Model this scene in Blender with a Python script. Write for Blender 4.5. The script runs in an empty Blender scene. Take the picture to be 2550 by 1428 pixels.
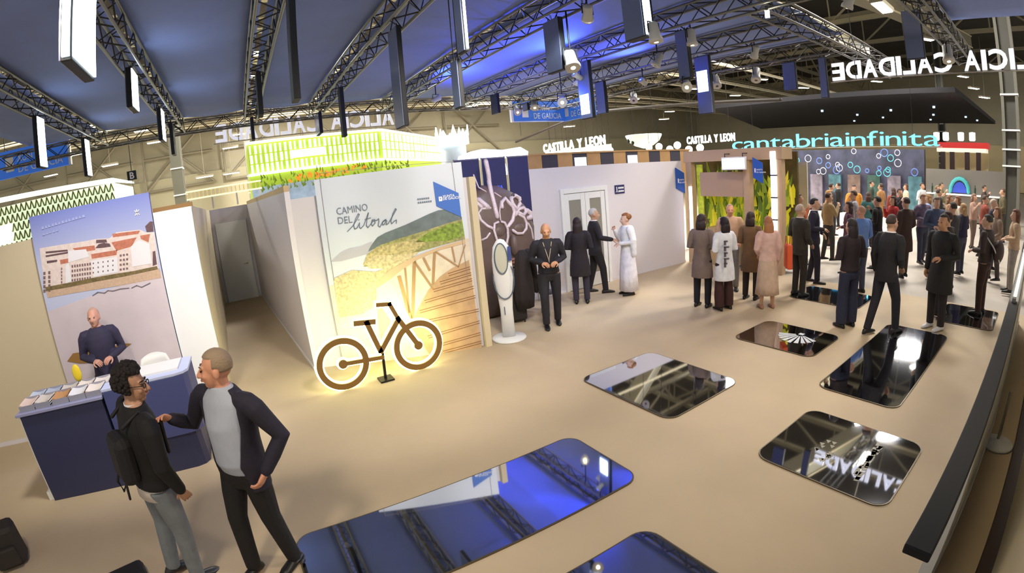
import bpy, bmesh, math, random
from mathutils import Vector, Matrix, Quaternion, noise
PI = math.pi
random.seed(7)
SC = bpy.context.scene
COL = SC.collection

# ------------------------------------------------------------------ camera
# hand-held action camera, 2.55 m above the stand floor, near-equidistant wide lens
cd = bpy.data.cameras.new('camera')
cam = bpy.data.objects.new('camera', cd)
COL.objects.link(cam)
SC.camera = cam
cd.type = 'PANO'
cd.sensor_fit = 'HORIZONTAL'
cd.sensor_width = 36.0
cd.clip_start = 0.02
cd.clip_end = 300
_c = cd.cycles if hasattr(cd, 'cycles') and hasattr(cd.cycles, 'panorama_type') else cd
_c.panorama_type = 'FISHEYE_LENS_POLYNOMIAL'
_c.fisheye_fov = PI
_c.fisheye_polynomial_k0 = 0.0
_c.fisheye_polynomial_k1 = -5.84597102e-02
_c.fisheye_polynomial_k2 = -7.75452508e-06
_c.fisheye_polynomial_k3 = 9.33891230e-06
_c.fisheye_polynomial_k4 = -1.04408371e-07
CAMH = 2.5475
cam.matrix_world = Matrix(((0.85034966, 0.19168729, -0.49006268, 0.0),
                           (-0.51830075, 0.14415809, -0.84296072, 0.0),
                           (-0.09093836, 0.97081122, 0.22193645, CAMH),
                           (0, 0, 0, 1)))

# ------------------------------------------------------------------ world, exposure
W = bpy.data.worlds.new('world')
SC.world = W
W.use_nodes = True
bg = W.node_tree.nodes['Background']
bg.inputs[0].default_value = (1.0, 0.95, 0.87, 1)
bg.inputs[1].default_value = 0.55
SC.view_settings.view_transform = 'Standard'
SC.view_settings.look = 'None'
SC.view_settings.gamma = 1.0
SC.view_settings.use_curve_mapping = False
SC.view_settings.exposure = 0.2
SC.cycles.max_bounces = 4
SC.cycles.diffuse_bounces = 2
SC.cycles.glossy_bounces = 3
SC.cycles.use_adaptive_sampling = True
SC.cycles.adaptive_threshold = 0.07
SC.cycles.sample_clamp_indirect = 4.0
SC.cycles.caustics_reflective = False
SC.cycles.caustics_refractive = False


def light(name, kind, loc, energy, color, target=None, size=0.3, spot=70, blend=0.6):
    d = bpy.data.lights.new(name, kind)
    d.energy = energy
    d.color = color
    if kind == 'SPOT':
        d.spot_size = math.radians(spot)
        d.spot_blend = blend
        d.shadow_soft_size = size
    elif kind == 'AREA':
        d.shape = 'DISK'
        d.size = size
    else:
        d.shadow_soft_size = size
    o = bpy.data.objects.new(name, d)
    COL.objects.link(o)
    o.location = loc
    if target is not None:
        o.rotation_euler = (Vector(target) - Vector(loc)).to_track_quat('-Z', 'Y').to_euler()
    return o


WARM = (1.0, 0.86, 0.66)
NEUT = (1.0, 0.95, 0.88)
COOL = (0.9, 0.95, 1.0)
# spots added at truss height to wash the walls and the floor
for i, (l, t, e, c, a) in enumerate([
        ((-1.3, 4.3, 4.30), (-2.0, 7.0, 1.2), 330, NEUT, 85),
        ((2.05, 2.5, 4.30), (2.0, 6.9, 1.0), 480, NEUT, 80),
        ((3.95, 4.4, 4.30), (6.6, 8.2, 1.2), 420, (0.78, 0.86, 1.0), 80),
        ((2.05, 1.2, 4.30), (2.6, 4.6, 0.0), 190, WARM, 110),
        ((6.0, 2.0, 4.30), (6.6, 4.6, 0.0), 230, WARM, 110),
        ((3.95, 0.4, 4.30), (4.4, 1.0, 0.0), 80, (1.0, 0.82, 0.5), 110),
        ((-1.3, 1.2, 4.30), (-1.6, 4.4, 0.3), 260, WARM, 95),
        ((7.75, 4.4, 4.30), (9.3, 7.0, 0.8), 200, WARM, 85)]):
    light('added_wash_spot', 'SPOT', l, e, c, t, 0.25, a)
# area lights without fixtures, added to brighten the hall and the crowd
for x, y, e in ((16, 3, 1100), (16, 11, 1500), (24, 6, 1500), (24, 15, 1900), (14, 22, 1900), (2, 24, 3000), (-9, 26, 3000), (4, 36, 3200), (20, 34, 2600), (36, 8, 2400)):
    light('hall_fill_light', 'AREA', (x, y, 10.3), e, NEUT, (x, y, 0), 2.5)
# blue wash lamps on the truss pointing up at the fabric
light('blue_wash_light', 'SPOT', (5.70, 7.0, 4.40), 260, (0.06, 0.11, 1.0), (4.6, 7.0, 5.0), 0.08, 150)
light('blue_wash_light', 'SPOT', (4.24, 9.4, 4.40), 260, (0.06, 0.11, 1.0), (5.4, 9.4, 5.0), 0.08, 150)
light('blue_wash_light', 'SPOT', (7.45, 7.0, 4.40), 130, (0.08, 0.13, 1.0), (6.5, 7.0, 5.0), 0.08, 150)

# ------------------------------------------------------------------ helpers
def lin(c):
    o = []
    for v in c:
        v = v / 255.0
        o.append(v / 12.92 if v <= 0.04045 else ((v + 0.055) / 1.055) ** 2.4)
    return (o[0], o[1], o[2], 1.0)


_M = {}


def mat(name, c, rough=0.6, metal=0.0, emit=0.0, var=0.0, scale=8.0, bump=0.0, alpha=1.0, ec=None, coat=0.0, trans=0.0):
    if name in _M:
        return _M[name]
    m = bpy.data.materials.new(name)
    m.use_nodes = True
    nt = m.node_tree
    b = nt.nodes['Principled BSDF']
    b.inputs['Base Color'].default_value = lin(c)
    b.inputs['Roughness'].default_value = rough
    b.inputs['Metallic'].default_value = metal
    if coat:
        b.inputs['Coat Weight'].default_value = coat
    if trans:
        b.inputs['Transmission Weight'].default_value = trans
    if emit:
        b.inputs['Emission Color'].default_value = lin(ec or c)
        b.inputs['Emission Strength'].default_value = emit
    if var or bump:
        tc = nt.nodes.new('ShaderNodeTexCoord')
        n = nt.nodes.new('ShaderNodeTexNoise')
        n.inputs['Scale'].default_value = scale
        n.inputs['Detail'].default_value = 5
        nt.links.new(tc.outputs['Object'], n.inputs['Vector'])
        if var:
            r = nt.nodes.new('ShaderNodeValToRGB')
            a = lin(c)
            r.color_ramp.elements[0].position = 0.3
            r.color_ramp.elements[1].position = 0.7
            r.color_ramp.elements[0].color = tuple(max(0, v * (1 - var)) for v in a[:3]) + (1,)
            r.color_ramp.elements[1].color = tuple(min(1, v * (1 + var)) for v in a[:3]) + (1,)
            nt.links.new(n.outputs['Fac'], r.inputs['Fac'])
            nt.links.new(r.outputs['Color'], b.inputs['Base Color'])
        if bump:
            bp = nt.nodes.new('ShaderNodeBump')
            bp.inputs['Strength'].default_value = bump
            bp.inputs['Distance'].default_value = 0.02
            nt.links.new(n.outputs['Fac'], bp.inputs['Height'])
            nt.links.new(bp.outputs['Normal'], b.inputs['Normal'])
    _M[name] = m
    return m


class MB:
    """collects verts and faces of ONE part"""
    def __init__(s):
        s.v, s.f, s.mi = [], [], []

    def add(s, vs, fs, mi=0):
        k = len(s.v)
        s.v += [Vector(p) for p in vs]
        s.f += [tuple(i + k for i in f) for f in fs]
        s.mi += [mi] * len(fs)
        return s

    def box(s, lo, hi, mi=0):
        x0, y0, z0 = lo
        x1, y1, z1 = hi
        return s.add([(x0, y0, z0), (x1, y0, z0), (x1, y1, z0), (x0, y1, z0), (x0, y0, z1), (x1, y0, z1), (x1, y1, z1), (x0, y1, z1)],
                     [(3, 2, 1, 0), (4, 5, 6, 7), (0, 1, 5, 4), (1, 2, 6, 5), (2, 3, 7, 6), (3, 0, 4, 7)], mi)

    def cbox(s, c, d, mi=0):
        return s.box([c[i] - d[i] / 2 for i in range(3)], [c[i] + d[i] / 2 for i in range(3)], mi)

    def prism(s, poly, off, mi=0):
        """poly: list of 3D points, off: extrude vector"""
        n = len(poly)
        off = Vector(off)
        vs = [Vector(p) for p in poly] + [Vector(p) + off for p in poly]
        return s.add(vs, [tuple(range(n))[::-1], tuple(range(n, 2 * n))] + [(i, (i + 1) % n, (i + 1) % n + n, i + n) for i in range(n)], mi)

    def ring_loft(s, rings, caps=True, mi=0):
        n = len(rings[0])
        vs = [p for r in rings for p in r]
        fs = []
        for j in range(len(rings) - 1):
            for i in range(n):
                a, b = j * n + i, j * n + (i + 1) % n
                fs.append((a, b, b + n, a + n))
        if caps:
            fs.append(tuple(range(n))[::-1])
            fs.append(tuple(range(len(vs) - n, len(vs))))
        return s.add(vs, fs, mi)

    def tube(s, pts, r, n=8, mi=0, round_ends=True, closed=False):
        pts = [Vector(p) for p in pts]
        if not isinstance(r, (list, tuple)):
            r = [r] * len(pts)
        r = list(r)
        if round_ends and not closed:
            d0 = (pts[0] - pts[1]).normalized()
            d1 = (pts[-1] - pts[-2]).normalized()
            pts = [pts[0] + d0 * r[0] * .95, pts[0] + d0 * r[0] * .7] + pts + [pts[-1] + d1 * r[-1] * .7, pts[-1] + d1 * r[-1] * .95]
            r = [r[0] * .25, r[0] * .7] + r + [r[-1] * .7, r[-1] * .25]
        rings = []
        ref = None
        m = len(pts)
        for i in range(m):
            if closed:
                t = (pts[(i + 1) % m] - pts[i - 1])
            else:
                t = pts[min(i + 1, m - 1)] - pts[max(i - 1, 0)]
            t.normalize()
            if ref is None:
                ref = Vector((0, 0, 1)) if abs(t.z) < .9 else Vector((1, 0, 0))
            a = t.cross(ref)
            if a.length < 1e-4:
                a = t.orthogonal()
            a.normalize()
            b = a.cross(t).normalized()
            ref = b
            rings.append([pts[i] + (a * math.cos(2 * PI * k / n) + b * math.sin(2 * PI * k / n)) * r[i] for k in range(n)])
        if closed:
            rings.append(rings[0])
            vs = [p for q in rings[:-1] for p in q]
            fs = []
            for j in range(m):
                for i in range(n):
                    a, b = j * n + i, j * n + (i + 1) % n
                    c, d = ((j + 1) % m) * n + i, ((j + 1) % m) * n + (i + 1) % n
                    fs.append((a, b, d, c))
            return s.add(vs, fs, mi)
        return s.ring_loft(rings, True, mi)

    def lathe(s, prof, c=(0, 0, 0), n=24, mi=0):
        rings = [[Vector((c[0] + r * math.cos(2 * PI * k / n), c[1] + r * math.sin(2 * PI * k / n), c[2] + z)) for k in range(n)] for r, z in prof]
        return s.ring_loft(rings, True, mi)

    def ell(s, c, r, n=14, m=9, mi=0, rot=None):
        c = Vector(c)
        vs = [Vector((0, 0, -r[2]))]
        for j in range(1, m):
            a = -PI / 2 + PI * j / m
            for i in range(n):
                t = 2 * PI * i / n
                vs.append(Vector((r[0] * math.cos(a) * math.cos(t), r[1] * math.cos(a) * math.sin(t), r[2] * math.sin(a))))
        vs.append(Vector((0, 0, r[2])))
        fs = [(0, 1 + (i + 1) % n, 1 + i) for i in range(n)]
        for j in range(m - 2):
            for i in range(n):
                a, b = 1 + j * n + i, 1 + j * n + (i + 1) % n
                fs.append((a, b, b + n, a + n))
        k = 1 + (m - 2) * n
        fs += [(k + i, k + (i + 1) % n, len(vs) - 1) for i in range(n)]
        if rot is not None:
            vs = [rot @ v for v in vs]
        return s.add([v + c for v in vs], fs, mi)

    def mesh(s, name):
        me = bpy.data.meshes.new(name)
        me.from_pydata([tuple(v) for v in s.v], [], s.f)
        if any(s.mi):
            me.polygons.foreach_set('material_index', s.mi)
        bm = bmesh.new()
        bm.from_mesh(me)
        bmesh.ops.recalc_face_normals(bm, faces=bm.faces)
        bm.to_mesh(me)
        bm.free()
        return me

    def build(s, name, m, parent=None, smooth=False, bevel=0.0):
        me = s.mesh(name)
        for q in (m if isinstance(m, (list, tuple)) else [m]):
            me.materials.append(q)
        return link(name, me, parent, smooth, bevel)


def link(name, me, parent=None, smooth=False, bevel=0.0):
    o = bpy.data.objects.new(name, me)
    COL.objects.link(o)
    if parent is not None:
        o.parent = parent
    if smooth:
        me.polygons.foreach_set('use_smooth', [True] * len(me.polygons))
    if bevel:
        b = o.modifiers.new('bevel', 'BEVEL')
        b.width = bevel
        b.segments = 2
        b.limit_method = 'ANGLE'
    return o


def tag(o, label, cat, group=None):
    o['label'] = label
    o['category'] = cat
    if group:
        o['group'] = group
    return o


def thing(name, label, cat, loc=(0, 0, 0), rz=0.0, group=None):
    o = bpy.data.objects.new(name, None)
    o.empty_display_size = 0.1
    COL.objects.link(o)
    o.location = loc
    o.rotation_euler = (0, 0, rz)
    return tag(o, label, cat, group)


def struct(o):
    o['kind'] = 'structure'
    return o


def dup(root, loc=None, rz=None):
    r = root.copy()
    COL.objects.link(r)
    if loc is not None:
        r.location = loc
    if rz is not None:
        r.rotation_euler = (0, 0, rz)
    for ch in list(root.children):
        c = ch.copy()
        COL.objects.link(c)
        c.parent = r
        for g in list(ch.children):
            d = g.copy()
            COL.objects.link(d)
            d.parent = c
    return r


# a side scene keeps the modifier evaluation of single shapes quick
TS = bpy.data.scenes.new('workbench')


def side_graph(o):
    TS.collection.objects.link(o)
    vl = TS.view_layers[0]
    vl.update()
    return vl.depsgraph




def text_mesh(s, size=1.0, depth=0.0, offset=0.0, align='LEFT', resolution=3, space=1.0):
    """mesh of a line of lettering in the XY plane (built-in font)"""
    cu = bpy.data.curves.new('lettering', 'FONT')
    cu.body = s
    cu.size = size
    cu.extrude = depth
    cu.offset = offset
    cu.align_x = align
    cu.resolution_u = resolution
    cu.space_character = space
    o = bpy.data.objects.new('lettering', cu)
    dg = side_graph(o)
    me = bpy.data.meshes.new_from_object(o.evaluated_get(dg))
    bpy.data.objects.remove(o)
    bpy.data.curves.remove(cu)
    return me


def frame(o, e, up, n):
    """orientation: local X->e, Y->up, Z->n"""
    return Matrix((Vector(e), Vector(up), Vector(n))).transposed().to_4x4()


def place(o, origin, e=(1, 0, 0), up=(0, 0, 1)):
    e = Vector(e).normalized()
    up = Vector(up).normalized()
    n = e.cross(up)
    m = frame(o, e, up, n)
    m.translation = Vector(origin)
    o.matrix_basis = m
    return o


def lettering(name, s, size, m, parent, origin, e=(1, 0, 0), up=(0, 0, 1), depth=0.002, offset=0.0, align='LEFT', width=None, space=1.0):
    me = text_mesh(s, size, depth, offset, align, space=space)
    if width:
        xs = [v.co.x for v in me.vertices]
        k = width / max(1e-6, max(xs) - min(xs))
        for v in me.vertices:
            v.co.x *= k
    me.materials.clear()
    me.materials.append(m)
    o = link(name, me, parent)
    return place(o, origin, e, up)
# ------------------------------------------------------------------ materials
M_CARPET = mat('carpet_beige', (196, 176, 146), 0.75, var=0.05, scale=1.3, bump=0.08)
M_HALLFLOOR = mat('hall_floor', (188, 178, 165), 0.55, var=0.05, scale=0.7)
M_WALL = mat('stand_wall_cream', (218, 203, 172), 0.7, var=0.02, scale=0.8)
M_WALLP = mat('stand_wall_pale', (224, 218, 224), 0.7, var=0.015, scale=0.8)
M_WHITE = mat('white_laminate', (240, 240, 240), 0.45)
M_WOOD = mat('pale_wood_edge', (205, 176, 130), 0.6, var=0.06, scale=6)
M_NAVY = mat('navy_laminate', (46, 50, 84), 0.5)
M_BLACK = mat('black_satin', (16, 16, 20), 0.45)
M_DARKMETAL = mat('dark_metal', (40, 38, 40), 0.4, 0.6)
M_ALU = mat('aluminium', (175, 172, 165), 0.35, 0.8)
M_TRUSS = mat('truss_tube', (120, 118, 114), 0.42, 0.7)
M_FABRIC = mat('blue_ceiling_fabric', (124, 142, 202), 0.85, var=0.12, scale=0.5)
M_MIRROR = mat('black_mirror_glass', (205, 208, 218), 0.035, 1.0)
M_BLUE = mat('banner_blue', (44, 92, 178), 0.6)
M_BLUELIT = mat('banner_blue_backlit', (44, 92, 178), 0.6, emit=0.55)
M_PRINTW = mat('print_white', (245, 245, 245), 0.6)
M_GLOW = mat('lamp_panel_glow', (225, 245, 255), 0.5, emit=8.0)
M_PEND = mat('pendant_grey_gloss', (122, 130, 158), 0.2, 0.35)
M_PENDD = mat('pendant_dark_side', (12, 12, 17), 0.6)
M_HALLW = mat('hall_wall', (176, 168, 142), 0.8, var=0.08, scale=0.3)
M_HALLC = mat('hall_ceiling', (52, 47, 40), 0.85, var=0.2, scale=0.6)
M_STEEL = mat('hall_steel', (150, 142, 120), 0.55, 0.2)
M_HALLLAMP = mat('hall_lamp_glow', (255, 250, 232), 0.5, emit=14.0)
M_GLASS = mat('door_glass', (150, 146, 134), 0.15)
M_PRINTG = mat('print_grey', (120, 132, 150), 0.6)

# ------------------------------------------------------------------ floors
struct(MB().box((-9.5, -4, -0.06), (10.25, 16.5, 0)).build('floor', M_CARPET))
struct(MB().box((-26, -8, -0.12), (64, 48, -0.065)).build('floor_hall', M_HALLFLOOR))


def wall_line(name, a, b, h, th, m, side=1, z0=0.0, base=True):
    """wall whose visible face runs from a to b; thickness goes to the far side"""
    a, b = Vector((a[0], a[1], 0)), Vector((b[0], b[1], 0))
    e = (b - a).normalized()
    n = Vector((-e.y, e.x, 0)) * side * th
    w = MB()
    w.prism([a + Vector((0, 0, z0)), b + Vector((0, 0, z0)), b + n + Vector((0, 0, z0)), a + n + Vector((0, 0, z0))], (0, 0, h - z0))
    o = struct(w.build(name, m))
    return o


# ------------------------------------------------------------------ stand walls
wall_line('wall_left', (-9.0, 7.18), (-0.69, 7.18), 2.74, 0.1, M_WALL)
wall_line('wall_corridor_left', (-0.69, 7.28), (-0.97, 15.1), 2.74, 0.08, M_WALL)
wall_line('wall_corridor_end', (-1.0, 15.1), (0.3, 15.1), 2.74, 0.1, M_WALLP)
wall_line('wall_corridor_right', (0.16, 15.1), (0.64, 7.36), 2.73, 0.08, M_WALLP)
wall_line('wall_camino', (0.64, 7.44), (3.27, 6.47), 2.61, 0.1, M_WALLP)
wall_line('wall_camino_return', (3.27, 6.40), (3.31, 7.6), 2.61, 0.1, M_WALL)
wall_line('wall_back', (5.0, 8.2), (10.15, 8.2), 2.67, 0.1, M_WALLP)
wall_line('wall_right', (9.0, -0.30), (1.35, -0.30), 2.2, 0.1, M_WALL)
struct(MB().box((1.35, -0.30, 0), (9.0, -0.2, 0.11)).build('baseboard_right', mat('dark_brown_plinth', (52, 32, 20), 0.6)))
struct(MB().box((-9.0, 7.165, 0), (-0.69, 7.18, 0.06)).build('baseboard_left', M_WALLP))
struct(MB().box((5.0, 8.185, 0), (10.15, 8.2, 0.06)).build('baseboard_back', M_WALLP))
struct(MB().prism([(0.16, 15.0, 0), (0.625, 7.36, 0), (0.64, 7.36, 0), (0.175, 15.0, 0)], (0, 0, 0.05)).build('baseboard_corridor', M_WHITE))
# wooden cap that runs along the wall tops
struct(MB().box((-1.25, 7.2, 2.74), (-0.69, 7.28, 2.80)).build('trim_1', mat('wood_cap', (150, 112, 62), 0.6)))
struct(MB().prism([(0.16, 15.1, 2.73), (0.64, 7.38, 2.73), (0.72, 7.38, 2.73), (0.24, 15.1, 2.73)], (0, 0, 0.09)).build('trim_2', M_WOOD))

# corridor door
d = struct(MB().box((-0.86, 15.03, 0), (0.06, 15.09, 2.32)).build('door_1', M_WHITE))
MB().tube([(-0.08, 15.02, 1.05), (-0.08, 14.97, 1.05), (-0.2, 14.97, 1.05)], 0.012).build('door_handle', M_ALU, d, True)
MB().box((-0.11, 15.02, 0.98), (-0.05, 15.035, 1.12)).build('handle_plate', M_ALU, d)

# white double door with two glass panes in the back wall
d = struct(MB().box((6.1, 8.14, 0), (6.18, 8.2, 2.2)).box((7.34, 8.14, 0), (7.42, 8.2, 2.2)).box((6.18, 8.14, 2.1), (7.34, 8.2, 2.2)).build('door_2', M_WHITE, bevel=0.006))
for x0, x1 in ((6.19, 6.755), (6.765, 7.33)):
    lf = MB().box((x0, 8.155, 0.01), (x0 + 0.12, 8.195, 2.09)).box((x1 - 0.12, 8.155, 0.01), (x1, 8.195, 2.09)).box((x0 + .12, 8.155, 1.95), (x1 - .12, 8.195, 2.09)).box((x0 + .12, 8.155, 0.01), (x1 - .12, 8.195, 0.3)).build('door_leaf', M_WHITE, d, bevel=0.005)
    MB().box((x0 + .12, 8.17, 0.3), (x1 - .12, 8.18, 1.95)).build('pane', M_GLASS, lf)
    hx = x1 - 0.06 if x0 < 6.5 else x0 + 0.06
    MB().tube([(hx, 8.15, 0.95), (hx, 8.11, 0.95), (hx, 8.11, 1.15), (hx, 8.15, 1.15)], 0.01).build('door_handle', M_ALU, lf, True)

# dark blue door sign
s = thing('door_sign', 'small dark blue sign with white figure and lettering beside the white double door', 'sign', (7.84, 8.2, 2.08))
MB().box((-0.15, -0.02, -0.1), (0.15, 0, 0.1)).build('board', mat('sign_navy', (38, 36, 92), 0.5), s, bevel=0.004)
MB().ell((-0.1, -0.022, 0.045), (0.016, 0.003, 0.016)).tube([(-0.1, -0.022, 0.02), (-0.1, -0.022, -0.03)], 0.013, 6).tube([(-0.1, -0.022, -0.03), (-0.125, -0.022, -0.06)], 0.008, 6).tube([(-0.1, -0.022, -0.03), (-0.075, -0.022, -0.06)], 0.008, 6).build('pictogram', M_PRINTW, s)
for z in (0.03, -0.045):
    m_ = MB()
    for q in range(4):
        m_.box((-0.05 + q * 0.045, -0.023, z - 0.018), (-0.05 + q * 0.045 + 0.036, -0.02, z + 0.022))
    m_.build('lettering_line', M_PRINTW, s)

# low partition with a black top, on the right of the picture
p = thing('low_partition', 'long low white partition with a black top running along the right edge', 'partition', (5.0, 0.122, 0))
MB().box((-2.3, -0.04, 0), (4.6, 0.04, 1.31)).build('panel', M_WHITE, p)
MB().box((-3.5, -0.052, 1.31), (4.7, 0.052, 1.35)).build('top_board', mat('ledge_black', (9, 9, 14), 0.7), p, bevel=0.006)
MB().box((-2.3, -0.05, 0), (4.6, -0.04, 0.05)).build('plinth', M_ALU, p)
t = thing('flare_bar', 'bright white bar standing in for a light flare along the top of the low partition', 'lamp', (6.9, 0.122, 1.352))
MB().tube([(-1.6, 0, 0.02), (1.6, 0, 0.02)], 0.014).build('tube', mat('led_white', (255, 250, 225), 0.5, emit=18), t, True)  # glowing bar stands in for a lamp flare on the partition edge
for x in (-1.65, 1.65):
    MB().box((x - 0.04, -0.02, 0), (x + 0.04, 0.02, 0.04)).build('end_cap', M_ALU, t)
# white round base behind that partition
t = thing('sign_stand', 'white round base of a sign stand behind the low black-topped partition', 'stand', (5.1, -0.02, 0))
MB().lathe([(0.001, 0), (0.17, 0), (0.18, 0.012), (0.17, 0.03), (0.03, 0.05), (0.02, 0.07)], n=28).build('base', M_WHITE, t, True)
MB().tube([(0, 0, 0.06), (0, 0, 0.55)], 0.015).build('post', M_ALU, t, True)

# ------------------------------------------------------------------ mirror pads set in the floor
PADS = []


def pad(x0, x1, y0, y1, label, r=0.14):
    PADS.append((x0, x1, y0, y1))
    t = thing('mirror_pad', label, 'floor panel', ((x0 + x1) / 2, (y0 + y1) / 2, 0), group='black mirror pads on the beige floor')
    w, h = (x1 - x0) / 2, (y1 - y0) / 2

    def rr(w, h, r):
        out = []
        for cx, cy, a0 in ((w - r, h - r, 0), (r - w, h - r, 90), (r - w, r - h, 180), (w - r, r - h, 270)):
            for q in range(7):
                a = math.radians(a0 + q * 15)
                out.append((cx + r * math.cos(a), cy + r * math.sin(a)))
        return out
    MB().prism([(a, b, 0.0) for a, b in rr(w, h, r)], (0, 0, 0.014)).build('mirror_top', M_MIRROR, t)
    o_, i_ = rr(w + .012, h + .012, r + .012), rr(w, h, r)
    n = len(o_)
    m_ = MB()
    m_.add([(a, b, 0) for a, b in o_] + [(a, b, .012) for a, b in o_] + [(a, b, .012) for a, b in i_] + [(a, b, 0) for a, b in i_],
           [(i, (i + 1) % n, (i + 1) % n + n, i + n) for i in range(n)] + [(i + n, (i + 1) % n + n, (i + 1) % n + 2 * n, i + 2 * n) for i in range(n)] + [(i + 2 * n, (i + 1) % n + 2 * n, (i + 1) % n + 3 * n, i + 3 * n) for i in range(n)])
    m_.build('edge_strip', mat('pad_edge', (96, 84, 60), 0.4, 0.3), t)
    return t


pad(-0.22, 2.51, 2.47, 3.43, 'long black mirror pad in front of the person in the navy blazer')
pad(3.45, 4.72, 2.96, 4.45, 'square black mirror pad nearest to the glowing bicycle, in the middle of the floor')
pc = pad(5.98, 7.03, 2.60, 3.90, 'black mirror pad with a white scallop shell print on it')
pdd = pad(3.48, 4.63, 0.66, 1.94, 'black mirror pad with pale marks nearest to the low partition')
pad(5.21, 8.12, 1.14, 2.15, 'long black mirror pad under the feet of the person in the black suit')
pad(0.9, 2.09, 0.7, 1.97, 'black mirror pad cut off by the bottom edge of the picture')
pad(8.6, 9.65, 2.9, 4.35, 'black mirror pad beside the person in the olive suit')
pad(8.85, 10.1, 0.5, 1.5, 'black mirror pad close to the far end of the low partition', 0.1)
# scallop print: fan of tapering rays on the pad
m_ = MB()
for q in range(9):
    a = math.radians(118 + q * 15.5)
    u = Vector((math.cos(a), math.sin(a), 0))
    w_ = Vector((-u.y, u.x, 0))
    b0, b1 = Vector((0.22, -0.12, 0.0145)) + u * 0.08, Vector((0.22, -0.12, 0.0145)) + u * (0.42 - 0.02 * abs(q - 4))
    m_.prism([b0 - w_ * 0.006, b0 + w_ * 0.006, b1 + w_ * 0.035, b1 - w_ * 0.035], (0, 0, 0.0015))
m_.box((0.2, -0.16, 0.0145), (0.28, -0.08, 0.016))
m_.build('shell_print', mat('shell_white', (225, 232, 240), 0.5), pc)
m_ = MB()  # pale sand-coloured marks scattered over the pad
rp = random.Random(4)
for q in range(26):
    x, y = -0.35 + 0.028 * q * 0.9 + rp.uniform(-.03, .03), -0.28 + rp.uniform(-.03, .03)
    m_.prism([(x, y, .0145), (x + .07, y + rp.uniform(-.02, .02), .0145), (x + .06, y + .04, .0145), (x - .01, y + .035, .0145)], (0, 0, .001))
for q in range(14):
    x, y = rp.uniform(-.3, .05), rp.uniform(.05, .22)
    m_.prism([(x, y, .0145), (x + .06, y - .01, .0145), (x + .05, y + .04, .0145)], (0, 0, .001))
m_.build('pale_marks', mat('pale_sand_marks', (150, 144, 122), 0.5), pdd)['kind'] = 'stuff'

# ------------------------------------------------------------------ ceiling of the stand: fabric strips and trusses
TX = [-5.1, -3.2, -1.3, 0.45, 2.05, 3.95, 6.0, 7.75, 9.65]
ORD = ['', 'leftmost', 'second', 'third', 'fourth', 'fifth', 'sixth', 'seventh', 'rightmost']


def fabric(x0, x1, y0, y1, label):
    nx, ny = 6, 10
    vs, fs = [], []
    for j in range(ny + 1):
        for i in range(nx + 1):
            u, v = i / nx, j / ny
            vs.append((x0 + (x1 - x0) * u, y0 + (y1 - y0) * v, 5.0 - 0.05 * math.sin(PI * u) - 0.02 * math.sin(PI * v)))
    for j in range(ny):
        for i in range(nx):
            a = j * (nx + 1) + i
            fs.append((a, a + 1, a + nx + 2, a + nx + 1))
    o = MB().add(vs, fs).build('ceiling_fabric', M_FABRIC, None, True)
    s_ = o.modifiers.new('thick', 'SOLIDIFY')
    s_.thickness = 0.012
    return tag(o, label, 'fabric', 'blue fabric strips of the stand ceiling')


NM = ['far left, left of the first truss', 'between the first and the second truss from the left', 'between the second and the third truss from the left', 'between the third and the fourth truss from the left', 'between the fourth and the fifth truss', 'lit bright blue, between the fifth and the sixth truss', 'between the sixth and the seventh truss', 'between the seventh and the last truss']
for i in range(8):
    fabric(TX[i] + .04, TX[i + 1] - .04, -1.5 if i < 6 else 3.42, 12.4, 'blue ceiling fabric strip ' + NM[i])
fabric(5.9, 9.6, -3.0, 1.36, 'dark blue ceiling fabric in the top right corner')


def truss(a, b, label, h=0.29, n=None, zc=4.78, group='aluminium trusses under the blue ceiling'):
    a, b = Vector(a), Vector(b)
    L = (b - a).length
    e = (b - a).normalized()
    t = thing('truss', label, 'truss', (a.x, a.y, zc), math.atan2(e.y, e.x), group)
    for sy in (-1, 1):
        for sz in (-1, 1):
            MB().tube([(0, sy * h / 2, sz * h / 2), (L, sy * h / 2, sz * h / 2)], 0.022, 7).build('chord', M_TRUSS, t, True)
    m_ = MB()
    n = int(L / 0.32)
    for q in range(n):
        x0, x1 = q * L / n, (q + 1) * L / n
        s = 1 if q % 2 else -1
        for sy in (-1, 1):
            m_.tube([(x0, sy * h / 2, -s * h / 2), (x1, sy * h / 2, s * h / 2)], 0.010, 4, round_ends=False)
        for sz in (-1, 1):
            m_.tube([(x0, -s * h / 2, sz * h / 2), (x1, s * h / 2, sz * h / 2)], 0.010, 4, round_ends=False)
    o = m_.build('lacing', mat('lacing_dark', (34, 33, 36), 0.5, 0.5), t)
    o['kind'] = 'stuff'
    return t


for i, x in enumerate(TX):
    if i == 0:
        continue
    truss((x, -1.5 if i < 7 else 3.62), (x, 12.4), f'{ORD[i]} of the lattice trusses running away under the blue ceiling')
truss((6.22, 3.4), (13.2, 3.4), 'lattice cross truss at the edge of the open bay, upper right')
truss((6.22, 1.45), (12.0, 1.45), 'lattice cross truss with a small lamp, nearest to the top right corner')
truss((-6.0, 12.62), (9.8, 12.62), 'far lattice truss closing the blue ceiling above the mirrored letters')

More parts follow.
